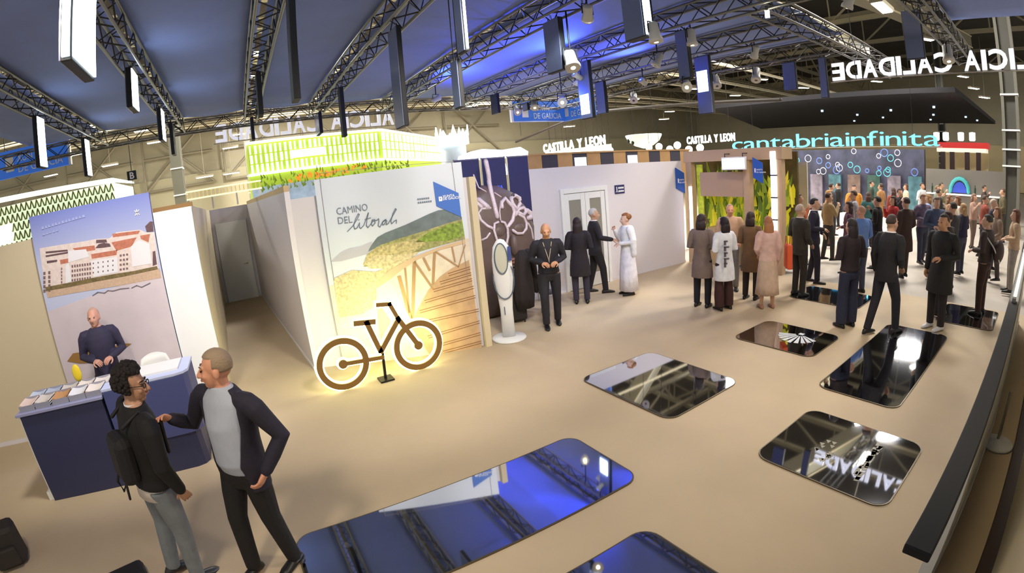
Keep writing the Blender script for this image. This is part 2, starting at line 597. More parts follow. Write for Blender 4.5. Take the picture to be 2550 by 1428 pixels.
# ------------------------------------------------------------------ pendant box lamps
def pendant(x, y, z0, z1, lit, where, wy=0.32, wx=0.075, glint_patch=None):
    t = thing('pendant_lamp', where, 'lamp', (x, y, z0), 0, 'slim box lamps hanging from the trusses')
    under = any(abs(x - q) < .1 for q in TX)
    h = min(z1, 4.6 if under else 4.85) - z0
    MB().box((-wx / 2, -wy / 2, 0), (wx / 2, wy / 2, h)).build('body', M_PENDD, t, bevel=0.006)
    if 'r' in lit:
        MB().box((wx / 2, -wy / 2 + .01, .02), (wx / 2 + .012, wy / 2 - .01, h - .02)).build('glow_panel', M_GLOW, t)
    if 'f' in lit:
        MB().box((-wx / 2 + .01, -wy / 2 - .012, .02), (wx / 2 - .01, -wy / 2, h - .02)).build('glow_panel', M_GLOW, t)
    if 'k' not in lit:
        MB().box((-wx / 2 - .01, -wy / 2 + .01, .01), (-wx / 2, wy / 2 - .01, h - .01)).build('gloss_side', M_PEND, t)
    if glint_patch:  # emissive rectangle in place of the white reflection on the gloss side
        MB().box((-wx / 2 - .014, -wy / 2 + .06, glint_patch[0] * h), (-wx / 2 - .01, wy / 2 - .04, glint_patch[1] * h)).build('glow_panel', M_GLOW, t)
    for s in (-1, 1):
        MB().tube([(0, s * wy * .3, h), (0, s * wy * .3, (4.64 if under else 4.99) - z0)], 0.006, 5, round_ends=False).build('hanger', M_DARKMETAL, t)
    return t


for a in [
    (-0.78, 2.62, 3.38, 4.72, 'rf', 'very large bright white box lamp hanging nearest, top left', .42, .06),
    (-3.2, 8.28, 3.80, 4.85, 'r', 'white glowing box lamp in front of the blue banner on the left'),
    (-3.2, 10.95, 3.83, 4.85, 'r', 'white glowing box lamp right of the left blue banner, on the first truss'),
    (-1.3, 6.8, 4.08, 4.8, 'r', 'white glowing box lamp with dark front face above the square letter sign', .42),
    (-1.3, 9.4, 4.02, 4.8, 'r', 'small white glowing box lamp far along the second truss from the left', .36),
    (-1.3, 11.0, 3.95, 4.8, 'k', 'dark unlit box lamp at the far end of the second truss from the left'),
    (0.45, 7.75, 3.94, 4.75, 'k', 'dark unlit box lamp half way along the third truss'),
    (0.45, 11.6, 4.1, 4.75, 'k', 'small dark box lamp at the far end of the third truss'),
    (0.55, 4.2, 3.4, 4.85, 'k', 'long black box lamp near the top edge, right of the third truss', .2, .06),
    (2.05, 5.85, 3.31, 4.65, '', 'long grey box lamp with a black edge on the fourth truss', .34, .06),
    (2.05, 9.2, 3.66, 4.7, 'k', 'thin dark box lamp in the middle of the fourth truss', .2),
    (2.05, 11.9, 4.1, 4.7, '', 'small grey box lamp at the far end of the fourth truss', .6),
    (2.05, 4.0, 3.74, 4.7, 'f', 'box lamp with a white glowing edge at the top middle', .16, .04),
    (2.06, 4.2, 3.25, 3.72, '', 'short grey box lamp below the lamp with the white glowing edge', .16, .04),
    (3.95, 5.1, 3.88, 4.7, '', 'grey box lamp with a black edge left of the warm lit spotlight', .34),
    (6.0, 10.3, 4.12, 4.7, 'k', 'thin dark box lamp far back on the sixth truss'),
    (7.75, 11.6, 4.4, 4.75, '', 'small grey box lamp in front of the twin blue banner', .26),
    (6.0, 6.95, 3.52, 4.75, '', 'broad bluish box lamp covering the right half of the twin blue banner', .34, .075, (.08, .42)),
    (7.75, 8.45, 3.85, 4.75, '', 'bluish box lamp just right of the broad one beside the twin banner', .3),
    (8.0, 8.7, 3.95, 4.55, '', 'short bluish box lamp, rightmost of the three beside the twin banner', .3),
    (3.95, 3.62, 3.94, 4.7, 'f', 'thick grey box lamp with a white glowing edge at the top right of the middle', .3, .12),
    (6.0, 4.62, 3.85, 4.75, '', 'thin blue box lamp above the yellow spotlight on the right', .22, .08),
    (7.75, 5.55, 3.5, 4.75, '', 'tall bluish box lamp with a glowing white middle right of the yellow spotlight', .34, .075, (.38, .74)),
    (9.65, 4.7, 4.02, 4.75, '', 'grey box lamp hanging above the dark canopy, left of the mirrored letters', .3),
    (9.65, 3.95, 3.8, 4.75, '', 'narrow blue box lamp at the left end of the right mirrored letters', .16),
    (8.2, 1.75, 4.1, 4.95, '', 'broad blue box lamp above the right mirrored letters', .3)]:
    pendant(*a)

# ------------------------------------------------------------------ theatre spotlights on the trusses
def spotlight(x, y, z, tx, ty, tz, on, label, sc=1.0, ztop=4.622):
    t = thing('spotlight', label, 'spotlight', (x, y, z))
    d_ = (Vector((tx, ty, tz)) - Vector((x, y, z))).normalized()
    q = d_.to_track_quat('Z', 'Y').to_matrix()
    b = MB()
    b.lathe([(0.06 * sc, -0.17 * sc), (0.085 * sc, -0.15 * sc), (0.09 * sc, 0.06 * sc), (0.11 * sc, 0.10 * sc), (0.11 * sc, 0.15 * sc), (0.095 * sc, 0.15 * sc)], n=16)
    b.v = [q @ v for v in b.v]
    b.build('housing', mat('spot_housing', (198, 194, 186), 0.45), t, True)
    le = MB().lathe([(0.001, 0.135 * sc), (0.09 * sc, 0.135 * sc), (0.09 * sc, 0.142 * sc), (0.001, 0.155 * sc)], n=16)
    le.v = [q @ v for v in le.v]
    le.build('lens', mat('spot_lens_blue', (60, 90, 255), 0.4, emit=10) if on == 3 else mat('spot_lens_on', (255, 232, 150), 0.4, emit=40) if on == 1 else mat('spot_lens_dim', (255, 240, 210), 0.4, emit=6) if on else mat('spot_lens_off', (60, 60, 64), 0.2), t)
    MB().tube([(-0.12 * sc, 0, 0), (-0.12 * sc, 0, 0.17 * sc), (0.12 * sc, 0, 0.17 * sc), (0.12 * sc, 0, 0)], 0.012 * sc, 6).build('yoke', M_DARKMETAL, t, True)
    MB().tube([(0, 0, 0.17 * sc), (0, 0, max(0.2, ztop - z))], 0.012, 6).build('clamp_rod', M_DARKMETAL, t, True)
    return t


for a in [
    (3.95, 4.81, 3.97, 3.0, 2.5, 0.0, 2, 'warm lit spotlight in front of the broad bluish lamp, upper middle', .9),
    (6.0, 7.69, 3.97, 1.0, 1.5, 1.0, 1, 'dazzling yellow spotlight in front of the twin blue banner', .9),
    (6.0, 4.63, 3.75, 1.5, 1.2, 1.2, 1, 'dazzling yellow spotlight left of the tall bluish lamp', .75),
    (6.0, 7.14, 4.28, 5.0, 10, 0.0, 0, 'small dark spotlight below the warm lit one', .7),
    (6.0, 5.15, 4.24, 4.0, 6.5, 0.0, 0, 'white unlit spotlight alone under the sixth fabric strip', .7),
    (3.95, 3.40, 3.96, 4.2, 3.0, 0.0, 2, 'square spotlight just beside the thick lamp with the white edge', .7),
    (6.0, 4.45, 4.45, 5.9, 4.2, 0.0, 2, 'twin-lens spotlight beside the thin blue lamp', .8),
    (7.75, 12.1, 4.5, 6.0, 8.0, 1.0, 2, 'lit spotlight left of the twin blue banner'),
    (7.75, 11.2, 4.5, 6.0, 8.0, 1.0, 2, 'second lit spotlight above the twin blue banner'),
    (9.65, 9.26, 4.45, 7.0, 7.0, 1.0, 0, 'white spotlight at the outer edge of the ceiling, left of the tall bluish lamp'),
    (9.65, 6.58, 4.45, 8.0, 5.0, 1.0, 0, 'white spotlight at the outer edge right of the tall bluish lamp'),
    (9.65, 5.51, 4.45, 8.0, 5.0, 1.0, 0, 'white spotlight at the outer edge close to the dark canopy'),
    (9.52, 1.45, 4.4, 8.0, 1.0, 0.0, 2, 'small lit lamp on the top right cross truss')]:
    spotlight(*a)
# blue up-lights
for x, y, tx, ty, w_ in ((5.87, 7.0, 4.6, 7.0, 'left side of the sixth truss'), (4.08, 9.4, 5.4, 9.4, 'right side of the fifth truss'), (7.62, 7.0, 6.5, 7.0, 'left side of the seventh truss')):
    u_ = spotlight(x, y, 4.33, tx, ty, 5.0, 3, 'small blue up-light on the ' + w_ + ' washing the fabric', .6)
# housings added for the wash spots that fall in view on the near trusses
for x, y, tx, ty, tz, w_ in ((3.95, 4.4, 6.6, 8.2, 1.2, 'fifth'), (6.0, 2.0, 6.6, 4.6, 0, 'sixth'), (7.75, 4.4, 9.3, 7.0, .8, 'seventh')):
    spotlight(x, y, 4.47, tx, ty, tz, 2, 'added wash spotlight clamped under the near part of the ' + w_ + ' truss', .7)
CAMINO = {'far_hill': [(0.078, 1.629), (0.255, 1.743), (0.375, 1.783), (0.553, 1.791), (0.736, 1.841), (0.636, 1.667), (0.235, 1.614)], 'dark_hill': [(0.64, 1.692), (0.717, 1.794), (0.818, 1.893), (0.936, 1.94), (1.257, 2.023), (1.617, 2.14), (1.745, 2.174), (1.844, 2.175), (2.078, 2.036), (2.077, 1.999), (1.872, 1.973), (1.49, 1.894), (1.109, 1.83), (0.852, 1.776)], 'green_slope': [(0.636, 1.667), (0.852, 1.776), (1.109, 1.83), (1.49, 1.894), (1.872, 1.973), (2.078, 2.005), (2.094, 1.708), (1.711, 1.654), (1.366, 1.597), (0.936, 1.476), (0.559, 1.488)], 'straw': [(0.551, 1.515), (0.636, 1.667), (0.773, 1.749), (0.975, 1.76), (1.354, 1.799), (1.509, 1.742), (1.397, 1.643), (1.201, 1.58), (0.813, 1.493)], 'green2': [(1.348, 1.75), (1.548, 1.862), (1.869, 1.948), (2.078, 1.974), (2.086, 1.759), (1.843, 1.713), (1.595, 1.731)], 'dune': [(0.081, 1.375), (0.377, 1.463), (0.721, 1.391), (1.085, 1.47), (1.124, 1.388), (0.799, 1.228), (0.681, 1.038), (0.645, 0.887), (0.422, 0.786), (0.069, 0.781)], 'dune2': [(0.594, 1.56), (0.757, 1.639), (1.101, 1.594), (1.403, 1.605), (1.24, 1.5), (0.927, 1.415), (0.629, 1.454)], 'deck': [(1.233, 0.701), (1.454, 1.011), (1.654, 1.191), (1.844, 1.295), (2.113, 1.388), (2.164, 0.007), (1.628, -0.037), (1.343, 0.006), (1.145, 0.446)], 'rail': [(0.693, 1.204), (0.923, 1.39), (1.32, 1.54), (1.682, 1.633), (2.091, 1.701), (2.09, 1.645), (1.677, 1.588), (1.338, 1.487), (1.068, 1.345), (0.902, 1.24), (0.684, 1.141)], 'beam': [(0.693, 1.204), (0.918, 1.263), (1.141, 0.594), (0.913, 0.452), (0.687, 0.959)], 'beam2': [(0.682, 0.96), (0.83, 0.756), (0.913, 0.452), (0.645, 0.245), (0.642, 0.624)], 'blue_flag': [(1.717, 2.598), (2.066, 2.392), (2.072, 2.037), (1.727, 2.238)], 'posts': [[(1.058, 1.27), (1.143, 0.607), 0.056], [(1.31, 1.466), (1.172, 0.63), 0.051], [(1.31, 1.466), (1.532, 1.026), 0.03], [(1.452, 1.498), (1.517, 1.311), 0.035], [(1.628, 1.602), (1.542, 1.103), 0.041], [(1.637, 1.575), (1.947, 1.307), 0.025], [(1.884, 1.645), (1.905, 1.389), 0.025], [(2.083, 1.621), (1.947, 1.307), 0.02], [(1.161, 1.384), (1.132, 0.715), 0.03]], 'planks': [[(1.287, 0.72), (2.15, 0.838)], [(1.383, 0.864), (2.141, 0.984)], [(1.53, 1.014), (2.128, 1.103)], [(1.211, 0.544), (2.179, 0.621)], [(1.359, 0.307), (2.171, 0.433)], [(1.494, 0.15), (2.163, 0.243)], [(1.557, 0.03), (2.161, 0.105)], [(1.645, 1.115), (2.125, 1.194)], [(1.785, 1.225), (2.117, 1.285)]], 'border': [[(0.093, 2.92), (2.014, 2.859)], [(0.093, 2.92), (0.09, 1.348)], [(2.014, 2.859), (2.066, 1.11)]], 'camino': [(0.271, 2.293), (0.728, 2.3), (0.274, 2.391)], 'del': [(0.267, 2.158), (0.478, 2.154), (0.273, 2.262)], 'litoral': [[(0.396, 2.035), (0.484, 2.104), (0.557, 2.187), (0.601, 2.255), (0.587, 2.267), (0.54, 2.202), (0.497, 2.109), (0.505, 2.056), (0.541, 2.066), (0.588, 2.134), (0.577, 2.073), (0.595, 2.052), (0.644, 2.089), (0.711, 2.216), (0.735, 2.262), (0.706, 2.18), (0.681, 2.084), (0.701, 2.051), (0.758, 2.105), (0.777, 2.152), (0.814, 2.153), (0.814, 2.104), (0.772, 2.066), (0.751, 2.094), (0.781, 2.133), (0.85, 2.142), (0.871, 2.158), (0.872, 2.121), (0.852, 2.062), (0.874, 2.034), (0.933, 2.113), (0.975, 2.133), (0.953, 2.074), (0.92, 2.059), (0.919, 2.097), (0.96, 2.128), (0.985, 2.113), (0.97, 2.059), (1.003, 2.073), (1.077, 2.169), (1.143, 2.259), (1.132, 2.273), (1.087, 2.205), (1.043, 2.099), (1.051, 2.061), (1.092, 2.093), (1.125, 2.107), (1.119, 2.059)], [(0.674, 2.172), (0.756, 2.186)], [(0.581, 2.178), (0.588, 2.183)]], 'small': [(1.463, 2.356), (1.618, 2.369), (1.458, 2.319), (1.661, 2.308)], 'xunta': [(1.832, 2.35), (1.962, 2.346), (1.828, 2.313), (2.019, 2.304), (1.772, 2.369), (1.821, 2.302)]}
ROLLUP = {'city': [(0.087, 2.592), (0.397, 2.576), (0.738, 2.555), (0.938, 2.55), (1.131, 2.524), (1.241, 2.583), (1.577, 2.554), (1.641, 2.508), (1.769, 2.484), (1.737, 1.999), (1.292, 2.04), (0.748, 2.02), (0.047, 2.033)], 'roofs': [[(0.574, 2.497), (0.898, 2.473), (0.898, 2.411), (0.635, 2.423)], [(0.826, 2.369), (1.209, 2.352), (1.184, 2.288), (0.826, 2.307)], [(1.145, 2.465), (1.512, 2.464), (1.419, 2.357), (1.195, 2.343)], [(1.177, 2.572), (1.575, 2.543), (1.543, 2.503), (1.181, 2.526)], [(1.563, 2.477), (1.707, 2.473), (1.664, 2.367), (1.567, 2.431)], [(0.355, 2.382), (0.548, 2.378), (0.485, 2.322), (0.356, 2.325)]], 'dark': [[(0.166, 2.532), (0.496, 2.495), (0.498, 2.472), (0.167, 2.507)], [(0.155, 2.483), (0.503, 2.466), (0.486, 2.444), (0.157, 2.46)], [(0.159, 2.409), (0.319, 2.394), (0.311, 2.368), (0.155, 2.376)], [(0.902, 2.433), (0.961, 2.478), (1.036, 2.481), (1.118, 2.454), (1.128, 2.412), (0.999, 2.42)], [(0.936, 2.539), (1.08, 2.517), (1.085, 2.477), (0.927, 2.496)], [(1.654, 2.584), (1.736, 2.637), (1.77, 2.626), (1.76, 2.497), (1.664, 2.503)], [(1.7, 2.236), (1.737, 2.24), (1.725, 2.059), (1.662, 2.048)]], 'white': [[(1.407, 2.359), (1.535, 2.426), (1.672, 2.343), (1.657, 2.084), (1.377, 2.092)], [(0.428, 2.3), (0.485, 2.322), (0.466, 2.076), (0.371, 2.061)], [(0.808, 2.282), (1.191, 2.264), (1.161, 2.065), (0.798, 2.068)], [(0.505, 2.476), (0.767, 2.448), (0.795, 2.341), (0.472, 2.325)]], 'wins': [[(0.514, 2.283), (0.537, 2.28), (0.53, 2.248), (0.508, 2.252)], [(0.552, 2.28), (0.575, 2.278), (0.568, 2.245), (0.546, 2.249)], [(0.59, 2.277), (0.613, 2.275), (0.605, 2.242), (0.583, 2.246)], [(0.628, 2.274), (0.65, 2.272), (0.643, 2.239), (0.621, 2.244)], [(0.666, 2.271), (0.688, 2.269), (0.681, 2.236), (0.659, 2.241)], [(0.703, 2.268), (0.726, 2.266), (0.718, 2.234), (0.696, 2.238)], [(0.741, 2.266), (0.763, 2.263), (0.756, 2.231), (0.734, 2.235)], [(0.778, 2.263), (0.8, 2.261), (0.793, 2.228), (0.771, 2.232)], [(0.501, 2.223), (0.524, 2.221), (0.516, 2.188), (0.494, 2.192)], [(0.539, 2.22), (0.561, 2.218), (0.554, 2.185), (0.532, 2.19)], [(0.577, 2.217), (0.599, 2.215), (0.592, 2.182), (0.57, 2.187)], [(0.615, 2.214), (0.637, 2.212), (0.63, 2.179), (0.608, 2.184)], [(0.652, 2.211), (0.675, 2.209), (0.667, 2.177), (0.645, 2.181)], [(0.69, 2.209), (0.712, 2.206), (0.705, 2.174), (0.683, 2.178)], [(0.727, 2.206), (0.75, 2.204), (0.743, 2.171), (0.721, 2.175)], [(0.765, 2.203), (0.787, 2.201), (0.78, 2.168), (0.758, 2.172)], [(0.487, 2.163), (0.51, 2.161), (0.502, 2.128), (0.48, 2.133)], [(0.525, 2.16), (0.548, 2.158), (0.54, 2.125), (0.518, 2.13)], [(0.563, 2.157), (0.586, 2.155), (0.578, 2.122), (0.556, 2.127)], [(0.601, 2.154), (0.623, 2.152), (0.616, 2.12), (0.594, 2.124)], [(0.639, 2.152), (0.661, 2.149), (0.654, 2.117), (0.632, 2.121)], [(0.676, 2.149), (0.699, 2.147), (0.691, 2.114), (0.669, 2.118)], [(0.714, 2.146), (0.736, 2.144), (0.729, 2.111), (0.707, 2.115)], [(0.751, 2.143), (0.774, 2.141), (0.766, 2.108), (0.744, 2.113)], [(0.473, 2.103), (0.495, 2.101), (0.488, 2.068), (0.465, 2.073)], [(0.511, 2.1), (0.534, 2.098), (0.526, 2.065), (0.503, 2.07)], [(0.549, 2.097), (0.572, 2.095), (0.564, 2.063), (0.542, 2.067)], [(0.587, 2.095), (0.609, 2.092), (0.602, 2.06), (0.579, 2.064)], [(0.625, 2.092), (0.647, 2.089), (0.639, 2.057), (0.617, 2.061)], [(0.662, 2.089), (0.685, 2.087), (0.677, 2.054), (0.655, 2.058)], [(0.7, 2.086), (0.723, 2.084), (0.715, 2.051), (0.693, 2.055)], [(0.738, 2.083), (0.76, 2.081), (0.752, 2.048), (0.73, 2.053)], [(0.075, 2.278), (0.109, 2.274), (0.099, 2.235), (0.066, 2.241)], [(0.151, 2.273), (0.184, 2.268), (0.175, 2.229), (0.142, 2.236)], [(0.061, 2.222), (0.095, 2.218), (0.085, 2.179), (0.052, 2.185)], [(0.137, 2.216), (0.17, 2.212), (0.161, 2.173), (0.128, 2.179)], [(0.047, 2.166), (0.081, 2.161), (0.071, 2.122), (0.038, 2.129)], [(0.123, 2.16), (0.157, 2.155), (0.147, 2.116), (0.114, 2.123)], [(0.033, 2.109), (0.067, 2.105), (0.057, 2.066), (0.024, 2.072)], [(0.109, 2.103), (0.143, 2.099), (0.133, 2.06), (0.1, 2.066)], [(0.018, 2.052), (0.052, 2.048), (0.042, 2.009), (0.009, 2.015)], [(0.095, 2.047), (0.128, 2.042), (0.118, 2.003), (0.085, 2.01)], [(1.232, 2.285), (1.259, 2.282), (1.254, 2.256), (1.228, 2.261)], [(1.279, 2.283), (1.305, 2.28), (1.3, 2.254), (1.274, 2.259)], [(1.325, 2.281), (1.352, 2.278), (1.346, 2.252), (1.32, 2.257)], [(1.22, 2.225), (1.247, 2.222), (1.241, 2.196), (1.215, 2.201)], [(1.267, 2.223), (1.293, 2.22), (1.288, 2.193), (1.262, 2.198)], [(1.313, 2.22), (1.34, 2.218), (1.334, 2.191), (1.308, 2.196)], [(1.208, 2.165), (1.234, 2.162), (1.229, 2.135), (1.202, 2.141)], [(1.254, 2.162), (1.281, 2.16), (1.275, 2.133), (1.249, 2.138)], [(1.301, 2.16), (1.327, 2.157), (1.322, 2.131), (1.296, 2.136)], [(1.195, 2.104), (1.221, 2.101), (1.216, 2.075), (1.189, 2.08)], [(1.241, 2.102), (1.268, 2.099), (1.262, 2.073), (1.236, 2.078)], [(1.288, 2.1), (1.314, 2.097), (1.309, 2.071), (1.283, 2.076)], [(0.352, 2.28), (0.37, 2.279), (0.363, 2.249), (0.346, 2.252)], [(0.342, 2.237), (0.36, 2.236), (0.353, 2.205), (0.335, 2.209)], [(0.332, 2.194), (0.35, 2.192), (0.342, 2.162), (0.325, 2.165)], [(0.321, 2.15), (0.339, 2.149), (0.332, 2.119), (0.314, 2.122)], [(0.311, 2.107), (0.329, 2.105), (0.321, 2.075), (0.304, 2.078)], [(0.827, 2.255), (0.845, 2.254), (0.84, 2.233), (0.823, 2.236)], [(0.899, 2.251), (0.916, 2.249), (0.912, 2.228), (0.895, 2.231)], [(0.971, 2.246), (0.988, 2.245), (0.983, 2.223), (0.967, 2.226)], [(1.042, 2.241), (1.06, 2.24), (1.055, 2.218), (1.038, 2.221)], [(1.114, 2.236), (1.131, 2.235), (1.126, 2.213), (1.109, 2.217)], [(0.814, 2.196), (0.831, 2.194), (0.827, 2.173), (0.81, 2.176)], [(0.886, 2.191), (0.903, 2.19), (0.899, 2.168), (0.882, 2.171)], [(0.958, 2.186), (0.975, 2.185), (0.97, 2.163), (0.954, 2.166)], [(1.029, 2.181), (1.047, 2.18), (1.042, 2.158), (1.025, 2.161)], [(1.101, 2.176), (1.118, 2.175), (1.113, 2.153), (1.097, 2.156)], [(0.801, 2.136), (0.818, 2.135), (0.813, 2.113), (0.796, 2.116)], [(0.873, 2.131), (0.89, 2.13), (0.885, 2.108), (0.868, 2.111)], [(0.945, 2.126), (0.962, 2.125), (0.957, 2.103), (0.94, 2.106)], [(1.016, 2.121), (1.034, 2.12), (1.029, 2.098), (1.012, 2.101)], [(1.088, 2.116), (1.105, 2.115), (1.1, 2.093), (1.083, 2.096)]], 'trees': [[(0.058, 2.077), (0.476, 2.063), (0.783, 2.059), (1.133, 2.048), (1.378, 2.035), (1.721, 2.037), (1.725, 1.996), (1.244, 1.992), (0.77, 2.005), (0.462, 2.008), (0.052, 2.026)]], 'beach': [(0.052, 2.026), (0.462, 2.008), (0.77, 2.005), (1.244, 1.992), (1.748, 1.992), (1.747, 1.871), (1.095, 1.883), (0.465, 1.916), (0.053, 1.929)], 'boat1': [(0.098, 1.037), (0.219, 1.127), (0.425, 1.114), (0.564, 1.057), (0.586, 0.925), (0.283, 0.97)], 'boat2': [(0.857, 1.1), (0.984, 1.114), (1.115, 1.081), (1.007, 1.046), (0.873, 1.05)], 'text': [(0.16, 2.825), (1.041, 2.777)], 'shellmark': [(1.542, 2.814), (1.604, 2.752)], 'script': [[(0.727, 1.83), (0.811, 1.859), (0.906, 1.829), (0.962, 1.852), (1.033, 1.832), (1.147, 1.839), (1.269, 1.826)], [(1.305, 1.819), (1.383, 1.838), (1.449, 1.802), (1.58, 1.834)]]}
BIKE = {'left_wheel': [(0.903, 0.394), (0.532, 0.464), (1.285, 0.321), (0.974, 0.758), (0.861, 0.01)], 'right_wheel': [(2.073, 0.344), (1.695, 0.414), (2.464, 0.27), (2.124, 0.733), (2.017, -0.042)], 'crank': [(1.474, 0.421), (1.482, 0.332)], 'hubL': [(0.901, 0.383)], 'hubR': [(2.063, 0.334)], 'seat': [(1.196, 0.883), (1.439, 0.852)], 'seatpost': [(1.345, 0.861), (1.464, 0.435)], 'head': [(1.778, 0.847), (1.781, 0.786)], 'bar': [(1.534, 1.066), (1.699, 1.043), (1.786, 0.821)], 'down': [(1.782, 0.798), (1.474, 0.421)], 'fork': [(1.786, 0.821), (2.065, 0.346)], 'chain': [(0.913, 0.384), (1.482, 0.332)], 'stand': [(1.493, 0.391), (1.473, 0.07)], 'plate': [(1.371, 0.059), (1.578, 0.028), (1.459, -0.003)]}
MASK = {'face': [(3.886, 2.238), (3.99, 2.323), (4.186, 2.364), (4.492, 2.335), (4.785, 2.22), (4.945, 2.04), (5.046, 1.837), (5.048, 1.553), (4.978, 1.329), (4.877, 1.24), (4.765, 1.04), (3.861, 1.19), (3.827, 1.595)], 'tubes': [([(4.109, 2.038), (3.959, 2.043), (3.89, 1.973), (3.91, 1.85), (4.006, 1.734), (4.096, 1.679)], 0.035), ([(3.944, 2.207), (4.009, 2.128), (4.07, 2.06)], 0.06), ([(3.892, 2.165), (3.962, 2.073)], 0.05), ([(4.345, 2.029), (4.354, 2.114), (4.446, 2.179), (4.495, 2.099), (4.572, 2.016), (4.591, 1.914), (4.516, 1.761), (4.406, 1.675)], 0.045), ([(4.343, 2.14), (4.28, 1.95), (4.271, 1.804)], 0.015), ([(4.218, 1.774), (4.147, 1.758), (4.119, 1.639), (4.144, 1.488), (4.203, 1.386)], 0.03), ([(4.288, 1.771), (4.343, 1.751), (4.388, 1.64), (4.379, 1.491), (4.306, 1.289)], 0.03), ([(4.189, 1.388), (4.237, 1.312)], 0.012), ([(4.578, 2.066), (4.574, 2.166), (4.68, 2.205), (4.777, 2.145), (4.766, 2.046), (4.654, 1.957), (4.578, 2.066)], 0.05), ([(4.614, 1.861), (4.697, 1.952), (4.832, 1.963), (4.883, 1.881), (4.788, 1.828), (4.676, 1.892)], 0.045), ([(4.901, 1.904), (5.0, 1.842), (4.991, 1.753), (4.916, 1.762)], 0.06), ([(4.497, 1.588), (4.578, 1.52), (4.709, 1.502), (4.82, 1.57), (4.847, 1.681), (4.798, 1.789), (4.686, 1.853)], 0.035), ([(4.891, 1.663), (4.955, 1.552), (4.982, 1.367)], 0.025), ([(3.89, 1.501), (3.968, 1.526), (4.031, 1.596)], 0.025), ([(4.19, 2.522), (4.193, 2.302), (4.205, 2.033), (4.215, 1.872)], 0.05), ([(4.166, 2.875), (4.196, 2.643), (4.196, 2.521)], 0.05), ([(3.899, 2.649), (3.974, 2.421), (4.088, 2.349), (4.171, 2.232)], 0.015), ([(4.365, 2.212), (4.262, 2.296)], 0.015)], 'lips': [(4.344, 1.246), (4.49, 1.248), (4.619, 1.215), (4.595, 1.13), (4.392, 1.15)], 'nose': [(4.431, 1.509), (4.499, 1.335)]}
# ------------------------------------------------------------------ printed panels
class Panel:
    """upright panel: u along the face, v up, printed layers lie on its front face"""
    def __init__(s, a, b, thing_):
        s.a = Vector((a[0], a[1], 0))
        s.e = Vector((b[0] - a[0], b[1] - a[1], 0)).normalized()
        s.n = Vector((s.e.y, -s.e.x, 0))
        s.t = thing_
        s.k = 0

    def P(s, u, v, off=0.0):
        return s.a + s.e * u + Vector((0, 0, v)) + s.n * off - Vector(s.t.location)

    def poly(s, name, pts, m, layer, parent=None):
        o0, o1 = layer * 0.0015, layer * 0.0015 + 0.0012
        MBp = MB().prism([s.P(u, v, o0) for u, v in pts], s.n * 0.0012)
        return MBp.build(name, m, parent or s.t)

    def polys(s, name, L, m, layer, parent=None):
        q = MB()
        for pts in L:
            q.prism([s.P(u, v, layer * 0.0015) for u, v in pts], s.n * 0.0012)
        return q.build(name, m, parent or s.t)

    def strokes(s, name, L, w, m, layer, parent=None):
        q = MB()
        for pts in L:
            for (u0, v0), (u1, v1) in zip(pts[:-1], pts[1:]):
                d_ = Vector((u1 - u0, v1 - v0))
                if d_.length < 1e-5:
                    continue
                d_.normalize()
                p_ = Vector((-d_.y, d_.x)) * w / 2
                d_ = d_ * w * .3
                c = [(u0 - d_.x + p_.x, v0 - d_.y + p_.y), (u0 - d_.x - p_.x, v0 - d_.y - p_.y), (u1 + d_.x - p_.x, v1 + d_.y - p_.y), (u1 + d_.x + p_.x, v1 + d_.y + p_.y)]
                q.prism([s.P(u, v, layer * 0.0015) for u, v in c], s.n * 0.0008)
        return q.build(name, m, parent or s.t)

    def text(s, name, txt, size, u, v, m, layer, width=None, parent=None, offset=0.0, space=1.0, rise=0.0):
        up = Vector((0, 0, 1))
        e = (s.e + up * rise).normalized()
        return lettering(name, txt, size, m, parent or s.t, s.P(u, v, layer * 0.0015 + .001), e, e.cross(s.n) * -1 if False else (s.n.cross(e)), 0.0008, offset, width=width, space=space)


def grad_mat(name, c0, c1, z0, z1, emit=0.0):
    """two printed inks blending up the panel"""
    m = mat(name, c0, 0.6)
    nt = m.node_tree
    tc = nt.nodes.new('ShaderNodeTexCoord')
    sp = nt.nodes.new('ShaderNodeSeparateXYZ')
    mr = nt.nodes.new('ShaderNodeMapRange')
    mr.inputs['From Min'].default_value = z0
    mr.inputs['From Max'].default_value = z1
    mx = nt.nodes.new('ShaderNodeMix')
    mx.data_type = 'RGBA'
    mx.inputs[6].default_value = lin(c0)
    mx.inputs[7].default_value = lin(c1)
    nt.links.new(tc.outputs['Object'], sp.inputs[0])
    nt.links.new(sp.outputs['Z'], mr.inputs['Value'])
    nt.links.new(mr.outputs['Result'], mx.inputs['Factor'])
    nt.links.new(mx.outputs[2], nt.nodes['Principled BSDF'].inputs['Base Color'])
    return m


def uv_at(L, i):
    return L[i]


# ---- coastal path panel ("camino del litoral")
A, B = (1.08, 7.20), (3.10, 6.46)
LC = math.hypot(B[0] - A[0], B[1] - A[1])
t = thing('poster_wall', 'large printed panel of a coastal boardwalk and hills reading camino del litoral', 'poster', (A[0], A[1], 0))
P = Panel(A, B, t)
q = MB().prism([P.P(0, 0, -0.06), P.P(LC, 0, -0.06), P.P(LC, 2.84, -0.06), P.P(0, 2.84, -0.06)], P.n * 0.06)
q.build('board', mat('poster_sky_ink', (222, 228, 240), 0.55), t)
C_ = CAMINO
low = [(0.0, 0.0), (LC, 0.0), (LC, 1.72), (1.3, 1.5), (0.55, 1.35), (0.0, 1.27)]
P.poly('print_sand', low, mat('ink_sand', (228, 214, 196), 0.6, var=0.1, scale=9), 1)
P.poly('print_far_hill', C_['far_hill'], mat('ink_far_hill', (196, 194, 206), 0.6), 2)
P.poly('print_dark_hill', C_['dark_hill'], mat('ink_dark_hill', (112, 124, 128), 0.6, var=0.15, scale=10), 2)
